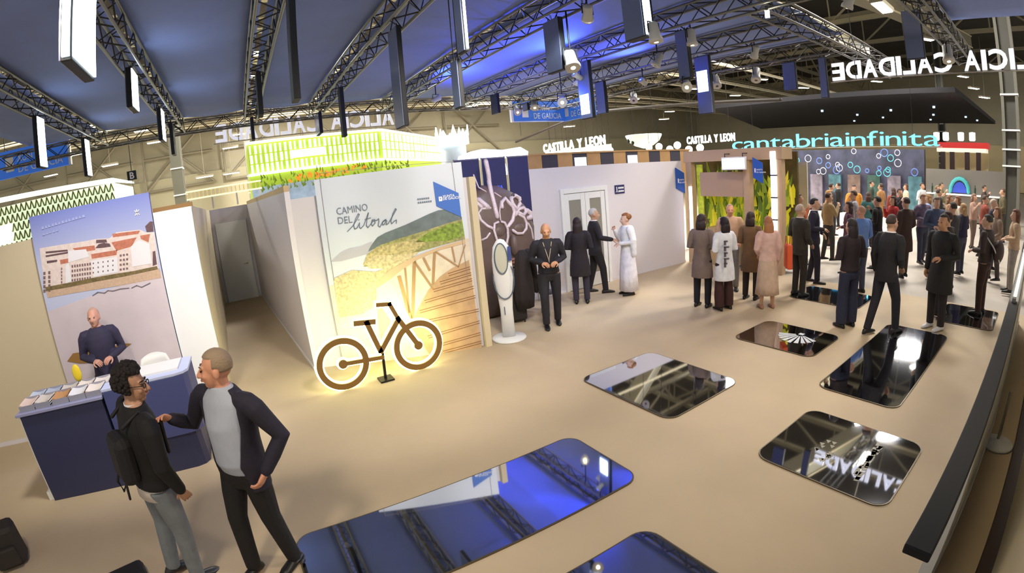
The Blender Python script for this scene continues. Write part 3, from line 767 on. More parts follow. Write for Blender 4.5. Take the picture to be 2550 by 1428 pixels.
P.poly('print_green_slope', C_['green_slope'], mat('ink_green', (164, 162, 104), 0.6, var=0.4, scale=18), 3)
P.poly('print_straw', C_['straw'], mat('ink_straw', (196, 182, 130), 0.6, var=0.4, scale=24), 4)
P.poly('print_bright_green', C_['green2'], mat('ink_green2', (134, 158, 62), 0.6, var=0.5, scale=20), 4)
P.poly('print_dune', C_['dune'], mat('ink_dune', (212, 196, 156), 0.6, var=0.32, scale=26), 4)
P.poly('print_dune', C_['dune2'], mat('ink_dune', (212, 196, 156), 0.6, var=0.32, scale=26), 5)
P.poly('print_deck', C_['deck'], mat('ink_deck', (196, 160, 124), 0.6, var=0.12, scale=7), 4)
_pl = []
for (a_, b_), (c_, d_) in zip(C_['planks'][:-1], C_['planks'][1:]):
    pass
for i, (a_, b_) in enumerate(C_['planks']):
    _pl.append([a_, b_])
    _pl.append([(a_[0] + .01, a_[1] - .035), (b_[0], b_[1] - .035)])
P.strokes('print_plank_joint', _pl, 0.012, mat('ink_joint', (138, 98, 66), 0.6), 5)
P.poly('print_handrail_beam', C_['beam'], mat('ink_beam', (226, 214, 202), 0.6), 6)
P.poly('print_handrail_beam', C_['beam2'], mat('ink_beam2', (222, 198, 150), 0.6), 5)
P.poly('print_handrail', C_['rail'], mat('ink_rail', (214, 184, 150), 0.6), 7)
for a_, b_, w_ in C_['posts']:
    P.strokes('print_post', [[a_, b_]], w_, mat('ink_post', (178, 140, 100), 0.6), 6)
P.strokes('print_border', C_['border'], 0.007, mat('ink_border', (150, 140, 140), 0.6), 8)
c0, c1, ct = C_['camino']
P.text('lettering_camino', 'CAMINO', 0.145, c0[0], c0[1], M_PRINTG, 8, width=c1[0] - c0[0], rise=(c1[1] - c0[1]) / (c1[0] - c0[0]))
c0, c1, ct = C_['del']
P.text('lettering_del', 'DEL', 0.145, c0[0], c0[1], M_PRINTG, 8, width=c1[0] - c0[0], rise=(c1[1] - c0[1]) / (c1[0] - c0[0]))
P.strokes('lettering_litoral', C_['litoral'], 0.014, M_PRINTG, 8)
x0, y0 = C_['small'][0]
for r_ in range(2):
    q = MB()
    for i in range(6 + r_):
        q.prism([P.P(x0 + i * .03, y0 - r_ * .05, .012), P.P(x0 + i * .03 + .022, y0 - r_ * .05, .012), P.P(x0 + i * .03 + .022, y0 - r_ * .05 + .024, .012), P.P(x0 + i * .03, y0 - r_ * .05 + .024, .012)], P.n * .001)
    q.build('lettering_line', M_PRINTG, t)
fl = P.poly('blue_flag', C_['blue_flag'], mat('flag_blue_print', (72, 118, 206), 0.6), 9)
x, y = C_['xunta'][0]
P.text('lettering_xunta', 'XUNTA', 0.05, x, y, M_PRINTW, 10, offset=0.001, parent=fl)
x, y = C_['xunta'][2]
P.text('lettering_xunta', 'DE GALICIA', 0.05, x, y, M_PRINTW, 10, offset=0.001, parent=fl)
(x, y), (x1, y1) = C_['xunta'][4], C_['xunta'][5]
P.poly('crest', [(x, y), (x1, y), (x1, y1), (x, y1)], M_PRINTW, 10, fl)
P.poly('crest_mark', [(x + .015, y - .02), (x1 - .015, y - .02), ((x + x1) / 2, y1 + .02)], fl.data.materials[0], 11, fl)

# ---- town and beach panel behind the counter
P0, P1 = (-3.02, 7.06), (-1.25, 7.06)
t = thing('poster_wall', 'tall printed panel of a white seaside town and beach behind the navy counter', 'poster', (-3.02, 7.06, 0))
P = Panel(P0, P1, t)
MB().box((0, 0, 0), (1.77, 0.08, 3.02)).build('board', grad_mat('ink_evening_sky', (196, 204, 236), (128, 140, 214), 2.3, 3.0), t)
R_ = ROLLUP
P.poly('print_sea', [(0, 0), (1.77, 0), (1.77, 1.95), (0, 1.75)], mat('ink_pale_sand', (214, 202, 212), 0.6, var=0.05, scale=3), 1)
P.poly('print_town', R_['city'], mat('ink_town', (232, 216, 212), 0.6, var=0.1, scale=20), 2)
P.polys('print_roofs', R_['roofs'], mat('ink_roof', (196, 120, 96), 0.6, var=0.2, scale=30), 3)
P.polys('print_dark_roofs', R_['dark'], mat('ink_dark_roof', (104, 78, 86), 0.6, var=0.2, scale=30), 4)
P.polys('print_white_houses', R_['white'], mat('ink_white_house', (238, 236, 244), 0.6), 5)
P.polys('print_windows', R_['wins'], mat('ink_window', (128, 100, 104), 0.6), 6)
P.polys('print_trees', R_['trees'], mat('ink_tree', (120, 104, 66), 0.6, var=0.4, scale=26), 7)
P.poly('print_beach', R_['beach'], mat('ink_beach', (206, 176, 152), 0.6, var=0.1, scale=30), 3)
P.poly('print_boat', R_['boat1'], mat('ink_boat', (158, 116, 60), 0.6), 8)
P.poly('print_boat', R_['boat2'], mat('ink_boat', (158, 116, 60), 0.6), 8)
P.strokes('print_script', R_['script'], 0.01, mat('ink_script', (110, 104, 120), 0.6), 8)
(x0, y0), (x1, y1) = R_['text']
for r_, n_, s_ in ((0, 13, .035), (1, 5, .022)):
    q = MB()
    for i in range(n_):
        u, v = x0 + .01 + i * .052, y0 - r_ * .08 + i * .003
        q.prism([P.P(u, v, .012), P.P(u + .036, v, .012), P.P(u + .036 - .008 * (i % 3), v + s_, .012), P.P(u + .01 * (i % 2), v + s_, .012)], P.n * .001)
    q.build('lettering_line', mat('ink_pale_letter', (170, 180, 232), 0.6), t)
(x0, y0), (x1, y1) = R_['shellmark']
P.strokes('shell_mark', [[(x0, y0), (x1, y1)], [(x1, y0), (x0, y1)], [((x0 + x1) / 2, y0 + .01), ((x0 + x1) / 2, y1)]], 0.012, M_PRINTW, 8)
# white blank panel right of it
t = thing('blank_panel', 'plain bright white panel between the town poster and the corridor', 'panel', (-0.965, 7.12, 0))
MB().box((-0.275, -0.03, 0), (0.27, 0.04, 2.74)).build('board', mat('panel_white', (244, 246, 252), 0.5), t, bevel=0.004)
MB().box((-0.275, -0.034, 0), (0.27, -0.03, 0.05)).build('foot_rail', M_ALU, t)

# ------------------------------------------------------------------ bicycle sign with glowing outline
t = thing('bicycle_sign', 'brown flat bicycle cut-out with a glowing outline in front of the boardwalk poster', 'bicycle', (1.46, 6.25, 0))
BK = BIKE
M_BK = mat('bicycle_face', (138, 104, 52), 0.55, 0.2)
M_BG = mat('bicycle_glow', (252, 255, 188), 0.5, emit=7.0)
ox = Vector((1.46, 0, 0))


def flat_ring(c, ro, ri, y0, y1, n=48):
    b = MB()
    vs, fs = [], []
    for k in range(n):
        a = 2 * PI * k / n
        for r, y in ((ro, y0), (ro, y1), (ri, y1), (ri, y0)):
            vs.append((c[0] - ox.x + r * math.cos(a), y, c[1] + r * math.sin(a)))
    for k in range(n):
        for j in range(4):
            fs.append((k * 4 + j, k * 4 + (j + 1) % 4, ((k + 1) % n) * 4 + (j + 1) % 4, ((k + 1) % n) * 4 + j))
    return b.add(vs, fs)


def flat_bar(pts, w, y0, y1, b=None):
    b = b or MB()
    for (u0, v0), (u1, v1) in zip(pts[:-1], pts[1:]):
        d_ = Vector((u1 - u0, v1 - v0)).normalized()
        p_ = Vector((-d_.y, d_.x)) * w / 2
        d_ = d_ * w * .42
        u0, v0, u1, v1 = u0 - d_.x, v0 - d_.y, u1 + d_.x, v1 + d_.y
        b.prism([(u0 + p_.x - ox.x, y0, v0 + p_.y), (u0 - p_.x - ox.x, y0, v0 - p_.y), (u1 - p_.x - ox.x, y0, v1 - p_.y), (u1 + p_.x - ox.x, y0, v1 + p_.y)], (0, y1 - y0, 0))
    return b


def disc(c, r, y0, y1):
    return MB().prism([(c[0] - ox.x + r * math.cos(2 * PI * k / 24), y0, c[1] + r * math.sin(2 * PI * k / 24)) for k in range(24)], (0, y1 - y0, 0))


cl, cr = (0.925, 0.375), (2.02, 0.372)
for c in (cl, cr):
    wh = flat_ring(c, 0.362, 0.280, -0.03, 0.0).build('wheel', M_BK, t)
    disc(c, 0.062, -0.032, 0.002).build('hub', M_BK, wh)
    flat_ring(c, 0.386, 0.258, 0.004, 0.03).build('wheel_glow', M_BG, wh)
    disc(c, 0.084, 0.004, 0.03).build('hub_glow', M_BG, wh)
sh = {'chain_stay': [cl, BK['crank'][1]], 'seat_tube': BK['seatpost'], 'down_tube': BK['down'], 'fork': [BK['fork'][0], cr], 'handlebar': BK['bar'], 'saddle': BK['seat']}
for nm, pts in sh.items():
    w = {'saddle': 0.07, 'handlebar': 0.055, 'chain_stay': 0.056}.get(nm, 0.07)
    fb = flat_bar(pts, w, -0.031, 0.001).build(nm, M_BK, t)
    flat_bar(pts, w + 0.045, 0.005, 0.029).build(nm + '_glow', M_BG, fb)
st = BK['stand']
flat_bar([st[0], (st[1][0], 0.04)], 0.035, -0.02, 0.01).build('stand_post', M_DARKMETAL, t)
MB().box((st[1][0] - ox.x - .1, -0.12, 0), (st[1][0] - ox.x + .1, 0.09, 0.025)).build('base_plate', M_DARKMETAL, t, bevel=0.004)

# ------------------------------------------------------------------ navy counter, brochures, chair
t = thing('counter', 'navy blue information counter with a white plinth on the left', 'counter', (-1.9, 5.12, 0))
MB().box((-0.98, 0.0, 0.0), (0.02, 0.55, 1.0)).build('body', M_NAVY, t, bevel=0.006)
MB().box((-1.0, 0.02, 0.0), (-0.98, 0.6, 1.0)).build('side_panel', M_WHITE, t)
MB().box((-1.02, -0.03, 1.0), (0.04, 0.58, 1.03)).build('top_board', mat('counter_top', (150, 152, 190), 0.4), t, bevel=0.004)
MB().box((-1.06, 0.04, 0.0), (0.0, 0.62, 0.1)).build('plinth', M_WHITE, t)
t2 = thing('counter', 'rounded blue-grey counter end with a white top right of the brochures', 'counter', (-1.35, 5.12, 0))
prof = [(-0.5, 0.0), (0.3, 0.0), (0.4, 0.03), (0.45, 0.1), (0.45, 0.55), (-0.5, 0.55)]
MB().prism([(x, y, 0.42) for x, y in prof], (0, 0, 0.64)).build('upper_body', mat('counter_blue', (70, 78, 130), 0.5), t2, bevel=0.006)
MB().prism([(x * .92 - .02, y + .04, 0.0) for x, y in prof], (0, 0, 0.42)).build('lower_body', M_NAVY, t2)
MB().prism([(x * 1.02, y * 1.02, 1.06) for x, y in prof], (0, 0, 0.03)).build('top_board', mat('counter_pale_top', (196, 206, 240), 0.4), t2, bevel=0.004)
MB().box((-0.3, 0.12, 1.09), (0.35, 0.5, 1.11)).build('white_inlay', M_WHITE, t2)

rb = random.Random(11)
COLS = [(226, 226, 232), (196, 206, 226), (232, 222, 214), (206, 198, 190), (176, 186, 210), (224, 200, 190), (190, 140, 90)]
NMC = ['white', 'pale blue', 'cream', 'grey', 'blue-grey', 'pale pink', 'orange-brown']
k_ = 0
for row in range(2):
    for i in range(5):
        ci = [3, 1, 4, 5, 0, 6, 2, 1, 0, 0][k_]
        x, y = -2.86 + i * 0.205 + row * 0.03, 5.18 + row * 0.2
        pos = ['leftmost', 'second from left', 'middle', 'second from right', 'rightmost'][i]
        bt = thing('brochure_stack', f'{NMC[ci]} brochure stack in the {"front" if row == 0 else "back"} row on the navy counter, {pos}', 'brochures', (x + .09, y + .07, 1.031), rb.uniform(-.1, .1), 'brochure stacks on the navy counter')
        nn = 3
        for s in range(nn):
            vs, fs = [], []
            h0 = s * 0.016
            for a in range(7):
                u = a / 6
                zz = h0 + 0.012 + 0.035 * (1 - (2 * u - 1) ** 2) * 0.0 + 0.03 * u * u + (0.02 * row)
                for yy in (-0.1, 0.1):
                    vs.append((-0.085 + 0.17 * u + rb.uniform(-.003, .003), yy, h0 * .4 + 0.02 * abs(2 * u - 1) ** 2 + 0.012 + h0 + (0.05 * (yy + .1))))
            for a in range(6):
                fs.append((2 * a, 2 * a + 2, 2 * a + 3, 2 * a + 1))
            m_ = MB().add(vs, fs)
            o = m_.build('brochure', mat('paper_' + NMC[(ci + s) % 7].replace(' ', '_'), COLS[(ci + s) % 7], 0.5), bt)
            sd = o.modifiers.new('thick', 'SOLIDIFY')
            sd.thickness = 0.012
        MB().box((-0.095, -0.105, 0.0), (0.095, -0.098, 0.06)).box((-0.095, 0.098, 0.0), (0.095, 0.105, 0.09)).box((-0.095, -0.1, 0), (0.095, 0.1, 0.006)).build('acrylic_tray', mat('acrylic', (150, 150, 166), 0.15), bt)
        k_ += 1
# yellow leaf-shaped figure on the counter
y_ = thing('yellow_figure', 'small yellow leaf-shaped figure behind the brochures', 'ornament', (-2.24, 5.58, 1.032))
MB().ell((0, 0, 0.17), (0.055, 0.025, 0.1), 16, 10).build('leaf', mat('leaf_yellow', (226, 200, 40), 0.5), y_, True)
MB().lathe([(0.03, 0), (0.03, 0.01), (0.008, 0.02), (0.008, 0.08)], n=12).build('foot', M_WHITE, y_, True)
MB().tube([(-0.14, 0, 0.03), (-0.05, 0, 0.05)], 0.012, 6).build('twig', mat('twig_white', (230, 226, 200), 0.6), y_)

# white chair behind the rounded counter
c = thing('chair', 'white plastic chair behind the rounded blue counter end', 'chair', (-1.5, 6.35, 0), 0.15)
q = MB()
rings = []
for j in range(6):
    v = j / 5
    row_ = []
    w = 0.24 * (1 - 0.25 * max(0, v - .6) / .4)
    for i in range(9):
        u = -1 + 2 * i / 8
        row_.append(Vector((u * w, 0.2 + 0.08 * v - 0.07 * u * u, 0.5 + 0.5 * v - 0.04 * u * u * v)))
    rings.append(row_)
vs = [p for r in rings for p in r]
fs = [(j * 9 + i, j * 9 + i + 1, j * 9 + i + 10, j * 9 + i + 9) for j in range(5) for i in range(8)]
o = MB().add(vs, fs).build('backrest', M_WHITE, c, True)
o.modifiers.new('t', 'SOLIDIFY').thickness = 0.02
MB().prism([(-.23, -.22, .44), (.23, -.22, .44), (.24, .2, .44), (-.24, .2, .44)], (0, 0, 0.035)).build('seat', M_WHITE, c, bevel=0.012)
for sx in (-1, 1):
    for sy in (-1, 1):
        MB().tube([(sx * .18, sy * .17, .44), (sx * .23, sy * .22, 0.01)], 0.014, 8).build('leg', M_ALU, c, True)

# ------------------------------------------------------------------ white totem with rings in front of the giant face
t = thing('information_totem', 'white standing totem with dark rings and a round foot beside the boardwalk poster', 'totem', (3.64, 6.50, 0), math.radians(-28))
MB().lathe([(0.001, 0), (0.27, 0), (0.28, 0.012), (0.27, 0.03), (0.001, 0.036)], n=36).build('foot', M_WHITE, t, True)
prof = [(0.105, 0.03, 0.0), (0.10, 0.5, 0.0), (0.125, 0.8, 0.0), (0.155, 1.0, 0.0), (0.155, 1.3, 0.02), (0.125, 1.5, 0.03), (0.06, 1.6, 0.03), (0.01, 1.62, 0.03)]
rings = [[Vector((w * math.cos(2 * PI * k / 24), 0.35 * w * math.sin(2 * PI * k / 24) + 0.0, z)) for k in range(24)] for w, z, _ in prof]
MB().ring_loft(rings).build('body', M_WHITE, t, True)


def oval(cx, cz, rx, rz, y, r, a0=0, a1=360, n=28, by=None):
    pts = []
    for k in range(n + 1):
        a = math.radians(a0 + (a1 - a0) * k / n)
        pts.append((cx + rx * math.cos(a), y - (by or 0) * math.sin(a), cz + rz * math.sin(a)))
    return pts


M_RING = mat('totem_ring', (92, 108, 128), 0.4)
MB().tube(oval(-0.01, 1.32, 0.10, 0.24, -0.07, .01)[:-1], 0.009, 6, closed=True).build('upper_ring', M_RING, t, True)
MB().tube(oval(0.0, 1.0, 0.16, 0.32, -0.07, .01, 165, 395), 0.010, 6).build('lower_ring', M_RING, t, True)
MB().prism([(x, -0.062, z) for x, _, z in oval(-0.01, 1.32, 0.09, 0.225, 0, 0)[:-1]], (0, 0.008, 0)).build('screen', mat('totem_screen', (206, 204, 186), 0.3), t)
MB().box((0.1, -0.09, 1.28), (0.15, -0.06, 1.5)).build('card_holder', mat('card_blue', (60, 76, 140), 0.5), t)
MB().tube([(-0.03, -0.045, 0.42), (-0.03, -0.045, 0.54)], 0.008, 6).build('printed_mark', M_RING, t)

# ------------------------------------------------------------------ giant dark face with silver filigree
MK = MASK
t = thing('giant_face', 'giant dark brown face sculpture wearing a silver filigree mask', 'sculpture', (4.35, 7.75, 0))
oy = 7.75
pts = MK['face']
cx = sum(p[0] for p in pts) / len(pts)
cz = sum(p[1] for p in pts) / len(pts)
bot = [(4.95, 0.75), (4.78, 0.25), (4.55, 0.0), (3.75, 0.0)]
out = [(3.72, 2.1), (3.86, 2.32), (4.1, 2.45), (4.4, 2.42), (4.72, 2.26), (4.98, 1.95), (5.1, 1.6), (5.08, 1.25), (4.98, 0.95)] + bot + [(3.62, 0.6), (3.62, 1.4)]
rings = []
for s_, y in ((1.0, 0.1), (1.0, 0.02), (0.97, -0.06), (0.86, -0.13), (0.66, -0.18), (0.4, -0.21), (0.12, -0.22)):
    rings.append([Vector((4.36 + (x - 4.36) * s_ - 4.35, y, 1.3 + (z - 1.3) * s_)) for x, z in out])
rings[0] = [Vector((v.x, v.y, max(0.0, v.z))) for v in rings[0]]
q = MB().ring_loft(rings)
q.ell((0.12, -0.26, 1.32), (0.07, 0.09, 0.2)).ell((0.3, -0.2, 1.6), (0.12, 0.04, 0.1)).ell((-0.1, -0.2, 1.6), (0.12, 0.04, 0.1))
q.build('face', mat('face_brown', (104, 86, 80), 0.42, var=0.12, scale=5), t, True)
MB().ell((0.2, -0.22, 1.06), (0.16, 0.05, 0.035)).ell((0.2, -0.22, 1.0), (0.15, 0.055, 0.04)).build('lips', mat('face_lips', (150, 98, 84), 0.4), t, True)
M_SIL = mat('filigree_silver', (226, 208, 218), 0.35, 0.25, bump=0.6, scale=60)


def face_y(x, z):
    dx, dz = (x - 4.36) / 0.74, (z - 1.35) / 1.1
    r = min(1.0, math.sqrt(dx * dx + dz * dz))
    return -0.235 + 0.17 * r ** 2.2


for i, (l, w) in enumerate(MK['tubes']):
    pp = [(x - 4.35, face_y(x, z) - 0.01, z) for x, z in l]
    MB().tube(pp, w * .85, 7).build('filigree', M_SIL, t, True)
for x, z in ((4.62, 2.2), (4.78, 2.06)):
    MB().ell((x - 4.35, face_y(x, z) - .03, z), (0.035, 0.02, 0.05)).build('gem', mat('gem_dark', (70, 60, 66), 0.1, 0.4), t, True)
# navy drapes with a white canopy behind the face
for i, (x0, x1, lab) in enumerate(((3.72, 4.22, 'left'), (4.28, 4.78, 'middle'), (4.84, 5.3, 'right'))):
    b_ = thing('navy_banner', f'{lab} of three navy banners behind the giant face', 'banner', ((x0 + x1) / 2, 8.05, 0))
    w = (x1 - x0) / 2
    MB().box((-w, 0, 1.6), (w, 0.03, 2.93)).build('cloth', mat('banner_navy', (44, 44, 92), 0.6), b_)
    MB().tube([(-w, 0.01, 2.94), (w, 0.01, 2.94)], 0.015, 6).build('rod', M_ALU, b_)
    for sx in (-1, 1):
        MB().tube([(sx * w, 0.02, 0), (sx * w, 0.02, 2.95)], 0.014, 6).build('pole', M_ALU, b_)
    if i < 2:
        lettering('lettering', 'GALICIA', 0.09, mat('neon_blue_letter', (70, 90, 250), 0.5, emit=1.2), b_, (-w + .06, -0.005, 2.45 - .1 * i))
t = thing('white_canopy', 'bright white glowing canopy over the navy banners, right of the tower', 'canopy', (4.75, 8.3, 2.93))
MB().prism([(-.66, -.1, 0.02), (-.62, -.1, .12), (-.35, -.1, .2), (.1, -.1, .16), (.5, -.1, .2), (.68, -.1, .1), (.66, -.1, 0.02)], (0, .5, 0)).build('valance', mat('canopy_glow', (244, 252, 255), 0.5, emit=2.0), t)
MB().prism([(-.1, -.12, .03), (.08, -.12, .03), (.17, -.12, -.33), (.05, -.12, -.33)], (0, .03, 0)).build('tail', mat('canopy_glow', (244, 252, 255)), t)

# ------------------------------------------------------------------ suitcase and stool
t = thing('suitcase', 'dark suitcase standing beside the giant face', 'suitcase', (4.2, 7.18, 0), math.radians(-20))
MB().box((-.19, -.12, .05), (.19, .12, .62)).build('shell', mat('suitcase_dark', (38, 33, 33), 0.5), t, bevel=0.04)
for s in (-1, 1):
    MB().tube([(s * .1, .05, .6), (s * .1, .05, .98)], .009, 6).build('handle_bar', M_DARKMETAL, t)
    for r in (-1, 1):
        MB().tube([(s * .14 - .012, r * .07, .03), (s * .14 + .012, r * .07, .03)], .03, 10, round_ends=False).build('wheel', M_BLACK, t)
MB().tube([(-.1, .05, .98), (.1, .05, .98)], .014, 6).build('grip', M_BLACK, t)
t = thing('round_stool', 'low round dark stool behind the legs of the person holding a phone', 'stool', (4.9, 7.15, 0))
MB().lathe([(0.001, .40), (.16, .40), (.17, .415), (.16, .43), (.001, .43)], n=24).build('seat', mat('stool_grey', (70, 74, 74), .5), t, True)
for a in range(3):
    u = Vector((math.cos(a * 2.1), math.sin(a * 2.1), 0))
    MB().tube([u * .1 + Vector((0, 0, .4)), u * .16 + Vector((0, 0, .01))], .01, 6).build('leg', M_ALU, t)
# ------------------------------------------------------------------ blue slanted flags on the walls
def wall_flag(loc, e, w, h, label):
    t = thing('wall_flag', label, 'sign', loc, math.atan2(e[1], e[0]), 'slanted blue wall flags')
    MB().prism([(0, -0.02, h), (w, -0.02, h * .78), (w, -0.02, 0), (0, -0.02, h * .22)], (0, 0.02, 0)).build('plate', mat('flag_blue', (40, 92, 186), 0.55), t)
    MB().box((w * .18, -0.026, h * .42), (w * .3, -0.02, h * .58)).build('crest', M_PRINTW, t)
    lettering('lettering', 'XUNTA', h * .08, M_PRINTW, t, (w * .36, -0.022, h * .5))
    lettering('lettering', 'DE GALICIA', h * .08, M_PRINTW, t, (w * .36, -0.022, h * .4))
    return t


wall_flag((9.85, 8.18, 1.82), (1, 0), 0.34, 0.68, 'slanted blue flag sign at the right end of the pale back wall')
wall_flag((10.1, 6.02, 2.08), (0, -1), 0.26, 0.6, 'slanted blue flag sign on the garden pavilion column')

# ------------------------------------------------------------------ garden pavilion at the right end of the back wall
t = thing('garden_pavilion', 'beige pavilion with yellow-green plant walls behind the group in coats', 'pavilion', (10.4, 6.7, 0))
M_PAV = mat('pavilion_beige', (196, 166, 132), 0.65, var=0.04, scale=3)
for y in (1.32, -0.42, -1.28):
    MB().box((-0.2, y - .09, 0), (-0.02, y + .09, 2.8)).build('column', M_PAV, t, bevel=.004)
MB().box((-0.22, -1.4, 2.62), (0.3, 1.45, 2.9)).build('lintel', M_PAV, t, bevel=.004)
MB().box((-0.15, -0.35, 1.75), (-0.05, 1.0, 2.35)).build('cross_panel', mat('pavilion_panel', (188, 158, 128), 0.6), t)
MB().box((0.55, -1.4, 0), (0.62, 1.5, 2.8)).build('back_wall', mat('pavilion_dark', (96, 84, 40), .7, var=.3, scale=4), t)
MB().box((-0.02, 0.1, 0), (0.45, 0.9, 0.95)).build('desk', mat('pavilion_desk', (190, 160, 120), .6), t)
rg = random.Random(3)
GC = [(206, 196, 30), (162, 172, 40), (122, 140, 36), (226, 206, 60), (88, 110, 34)]
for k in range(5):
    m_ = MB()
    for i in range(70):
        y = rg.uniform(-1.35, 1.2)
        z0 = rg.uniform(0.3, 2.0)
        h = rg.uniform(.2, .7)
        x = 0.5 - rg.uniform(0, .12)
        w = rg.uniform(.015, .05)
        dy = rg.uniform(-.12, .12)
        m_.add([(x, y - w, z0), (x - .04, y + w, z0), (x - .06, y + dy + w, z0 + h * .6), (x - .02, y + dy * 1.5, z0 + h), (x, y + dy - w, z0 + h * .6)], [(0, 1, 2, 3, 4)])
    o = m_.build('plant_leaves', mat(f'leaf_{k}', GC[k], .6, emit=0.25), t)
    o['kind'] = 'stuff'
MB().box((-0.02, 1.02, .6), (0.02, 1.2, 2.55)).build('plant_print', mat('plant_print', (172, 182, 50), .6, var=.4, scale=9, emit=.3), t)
MB().box((-0.24, -1.24, 0.3), (-0.2, -1.1, 2.8)).build('led_column', mat('led_column_glow', (240, 242, 255), .5, emit=2.2), t)
for z in (.75, 1.25, 1.75, 2.25):
    MB().box((-0.245, -1.245, z), (-0.2, -1.095, z + .03)).build('led_joint', M_DARKMETAL, t)
MB().box((-0.26, 1.22, .5), (-0.22, 1.3, 2.0)).build('led_strip', mat('led_column_glow', (240, 242, 255)), t)
t = thing('hanging_monitor', 'white glowing monitor hanging above the garden pavilion entrance', 'monitor', (9.98, 6.47, 2.4))
MB().box((-.03, -.34, 0), (.03, .34, .3)).build('case', M_WHITE, t, bevel=.01)
MB().box((-.036, -.31, .03), (-.03, .31, .27)).build('screen', mat('monitor_glow', (235, 246, 255), .4, emit=1.6), t)
for s in (-1, 1):
    MB().tube([(0, s * .25, .3), (0, s * .25, .38), (.2, s * .25, .38)], .012, 6, round_ends=False).build('bracket', M_DARKMETAL, t)

# neighbouring booth frieze of wood and dark panels above the back wall
t = thing('booth_frieze', 'frieze of alternating wood and dark panels showing above the pale back wall', 'frieze', (6.0, 9.5, 0))
for i in range(13):
    x = 0.2 + i * 0.46
    dk = i % 2
    MB().box((x, 0, 2.0), (x + .45, .06 + .02 * dk, 3.0)).build('dark_panel' if dk else 'wood_panel', mat('frieze_dark', (52, 50, 66), .6) if dk else mat('frieze_wood', (182, 142, 92), .6, var=.08, scale=5), t)
    if i in (3, 7):
        MB().box((x + .05, -.02, 2.5), (x + .42, 0, 2.9)).build('poster', mat('poster_lit', (226, 236, 236), .6, emit=.8, var=.25, scale=9), t)
for x in (.1, 3.0, 6.1):
    MB().box((x, .1, 0), (x + .1, .2, 3.0)).build('post', M_WOOD, t)
MB().box((0.1, -.02, 3.0), (6.2, .22, 3.04)).build('cornice', mat('frieze_wood', (182, 142, 92)), t)

# ------------------------------------------------------------------ hanging blue banners
def crest(parent, x, y, z, s, e=(1, 0, 0)):
    ax = Vector(e)
    q = MB()
    q.prism([Vector((x, y, z)) + ax * (u * s) + Vector((0, 0, v * s)) for u, v in ((0, 0), (.6, 0), (.6, 1), (0, 1))], ax.cross(Vector((0, 0, 1))) * .004)
    return q.build('crest', M_PRINTW, parent)


t = thing('hanging_banner', 'blue hanging banner with white crest and lettering at the upper left', 'banner', (-5.25, 13.0, 4.46))
MB().box((-1.1, 0, 0), (1.0, 0.1, 0.66)).build('board', M_BLUELIT, t)
MB().box((0.97, -.005, 0), (1.03, .11, 0.66)).build('edge', M_WHITE, t)
crest(t, -0.78, -.005, .14, .38)
lettering('lettering_xunta', 'XUNTA', .26, M_PRINTW, t, (-.45, -.005, .34), width=.72)
lettering('lettering_xunta', 'DE GALICIA', .26, M_PRINTW, t, (-.45, -.005, .08), width=1.25)
for x in (-.8, .8):
    MB().tube([(x, .05, .66), (x, .05, 8.5)], .01, 6, round_ends=False).build('hanger', M_DARKMETAL, t)
t = thing('hanging_banner', 'two-faced blue hanging banner reading xunta de galicia in the upper middle', 'banner', (10.06, 12.9, 4.25))
MB().box((-1.95, 0, 0), (0, 0.08, 0.66)).build('front_board', M_BLUELIT, t)
MB().box((0, -1.55, 0), (0.08, 0.08, 0.66)).build('side_board', M_BLUELIT, t)
MB().box((-2.02, -.01, 0), (-1.95, 0.09, 0.66)).build('edge', M_WHITE, t)
MB().box((-1.95, -.006, 0.0), (0, 0, .02)).build('lower_edge', M_WHITE, t)
crest(t, -1.62, -.005, .14, .38)
lettering('lettering_xunta', 'XUNTA', .26, M_PRINTW, t, (-1.2, -.005, .36), width=.62)
lettering('lettering_xunta', 'DE GALICIA', .26, M_PRINTW, t, (-1.2, -.005, .1), width=1.08)
crest(t, -.005, -.1, .14, .3, (0, -1, 0))
lettering('lettering_xunta', 'XUNTA', .26, M_PRINTW, t, (-.005, -.4, .36), (0, -1, 0), width=.7)
lettering('lettering_xunta', 'DE GALICIA', .26, M_PRINTW, t, (-.005, -.4, .1), (0, -1, 0), width=1.1)
for x, y in ((-1.6, .04), (.04, -1.3)):
    MB().tube([(x, y, .66), (x, y, 8.72)], .01, 6, round_ends=False).build('hanger', M_DARKMETAL, t)
t = thing('letter_board', 'small black hanging board with a white letter B on a wire', 'sign', (-2.88, 14.0, 3.88))
MB().box((-.13, 0, 0), (.13, .03, .24)).build('board', M_BLACK, t)
lettering('letter', 'B', .24, M_PRINTW, t, (-.07, -.005, .035), offset=.006)
MB().tube([(0, .015, .24), (0, .015, 9.1)], .012, 5, round_ends=False).build('wire', M_BLACK, t)
MB().tube([(0, .015, -1.2), (0, .015, 0)], .008, 5).build('wire', M_BLACK, t)

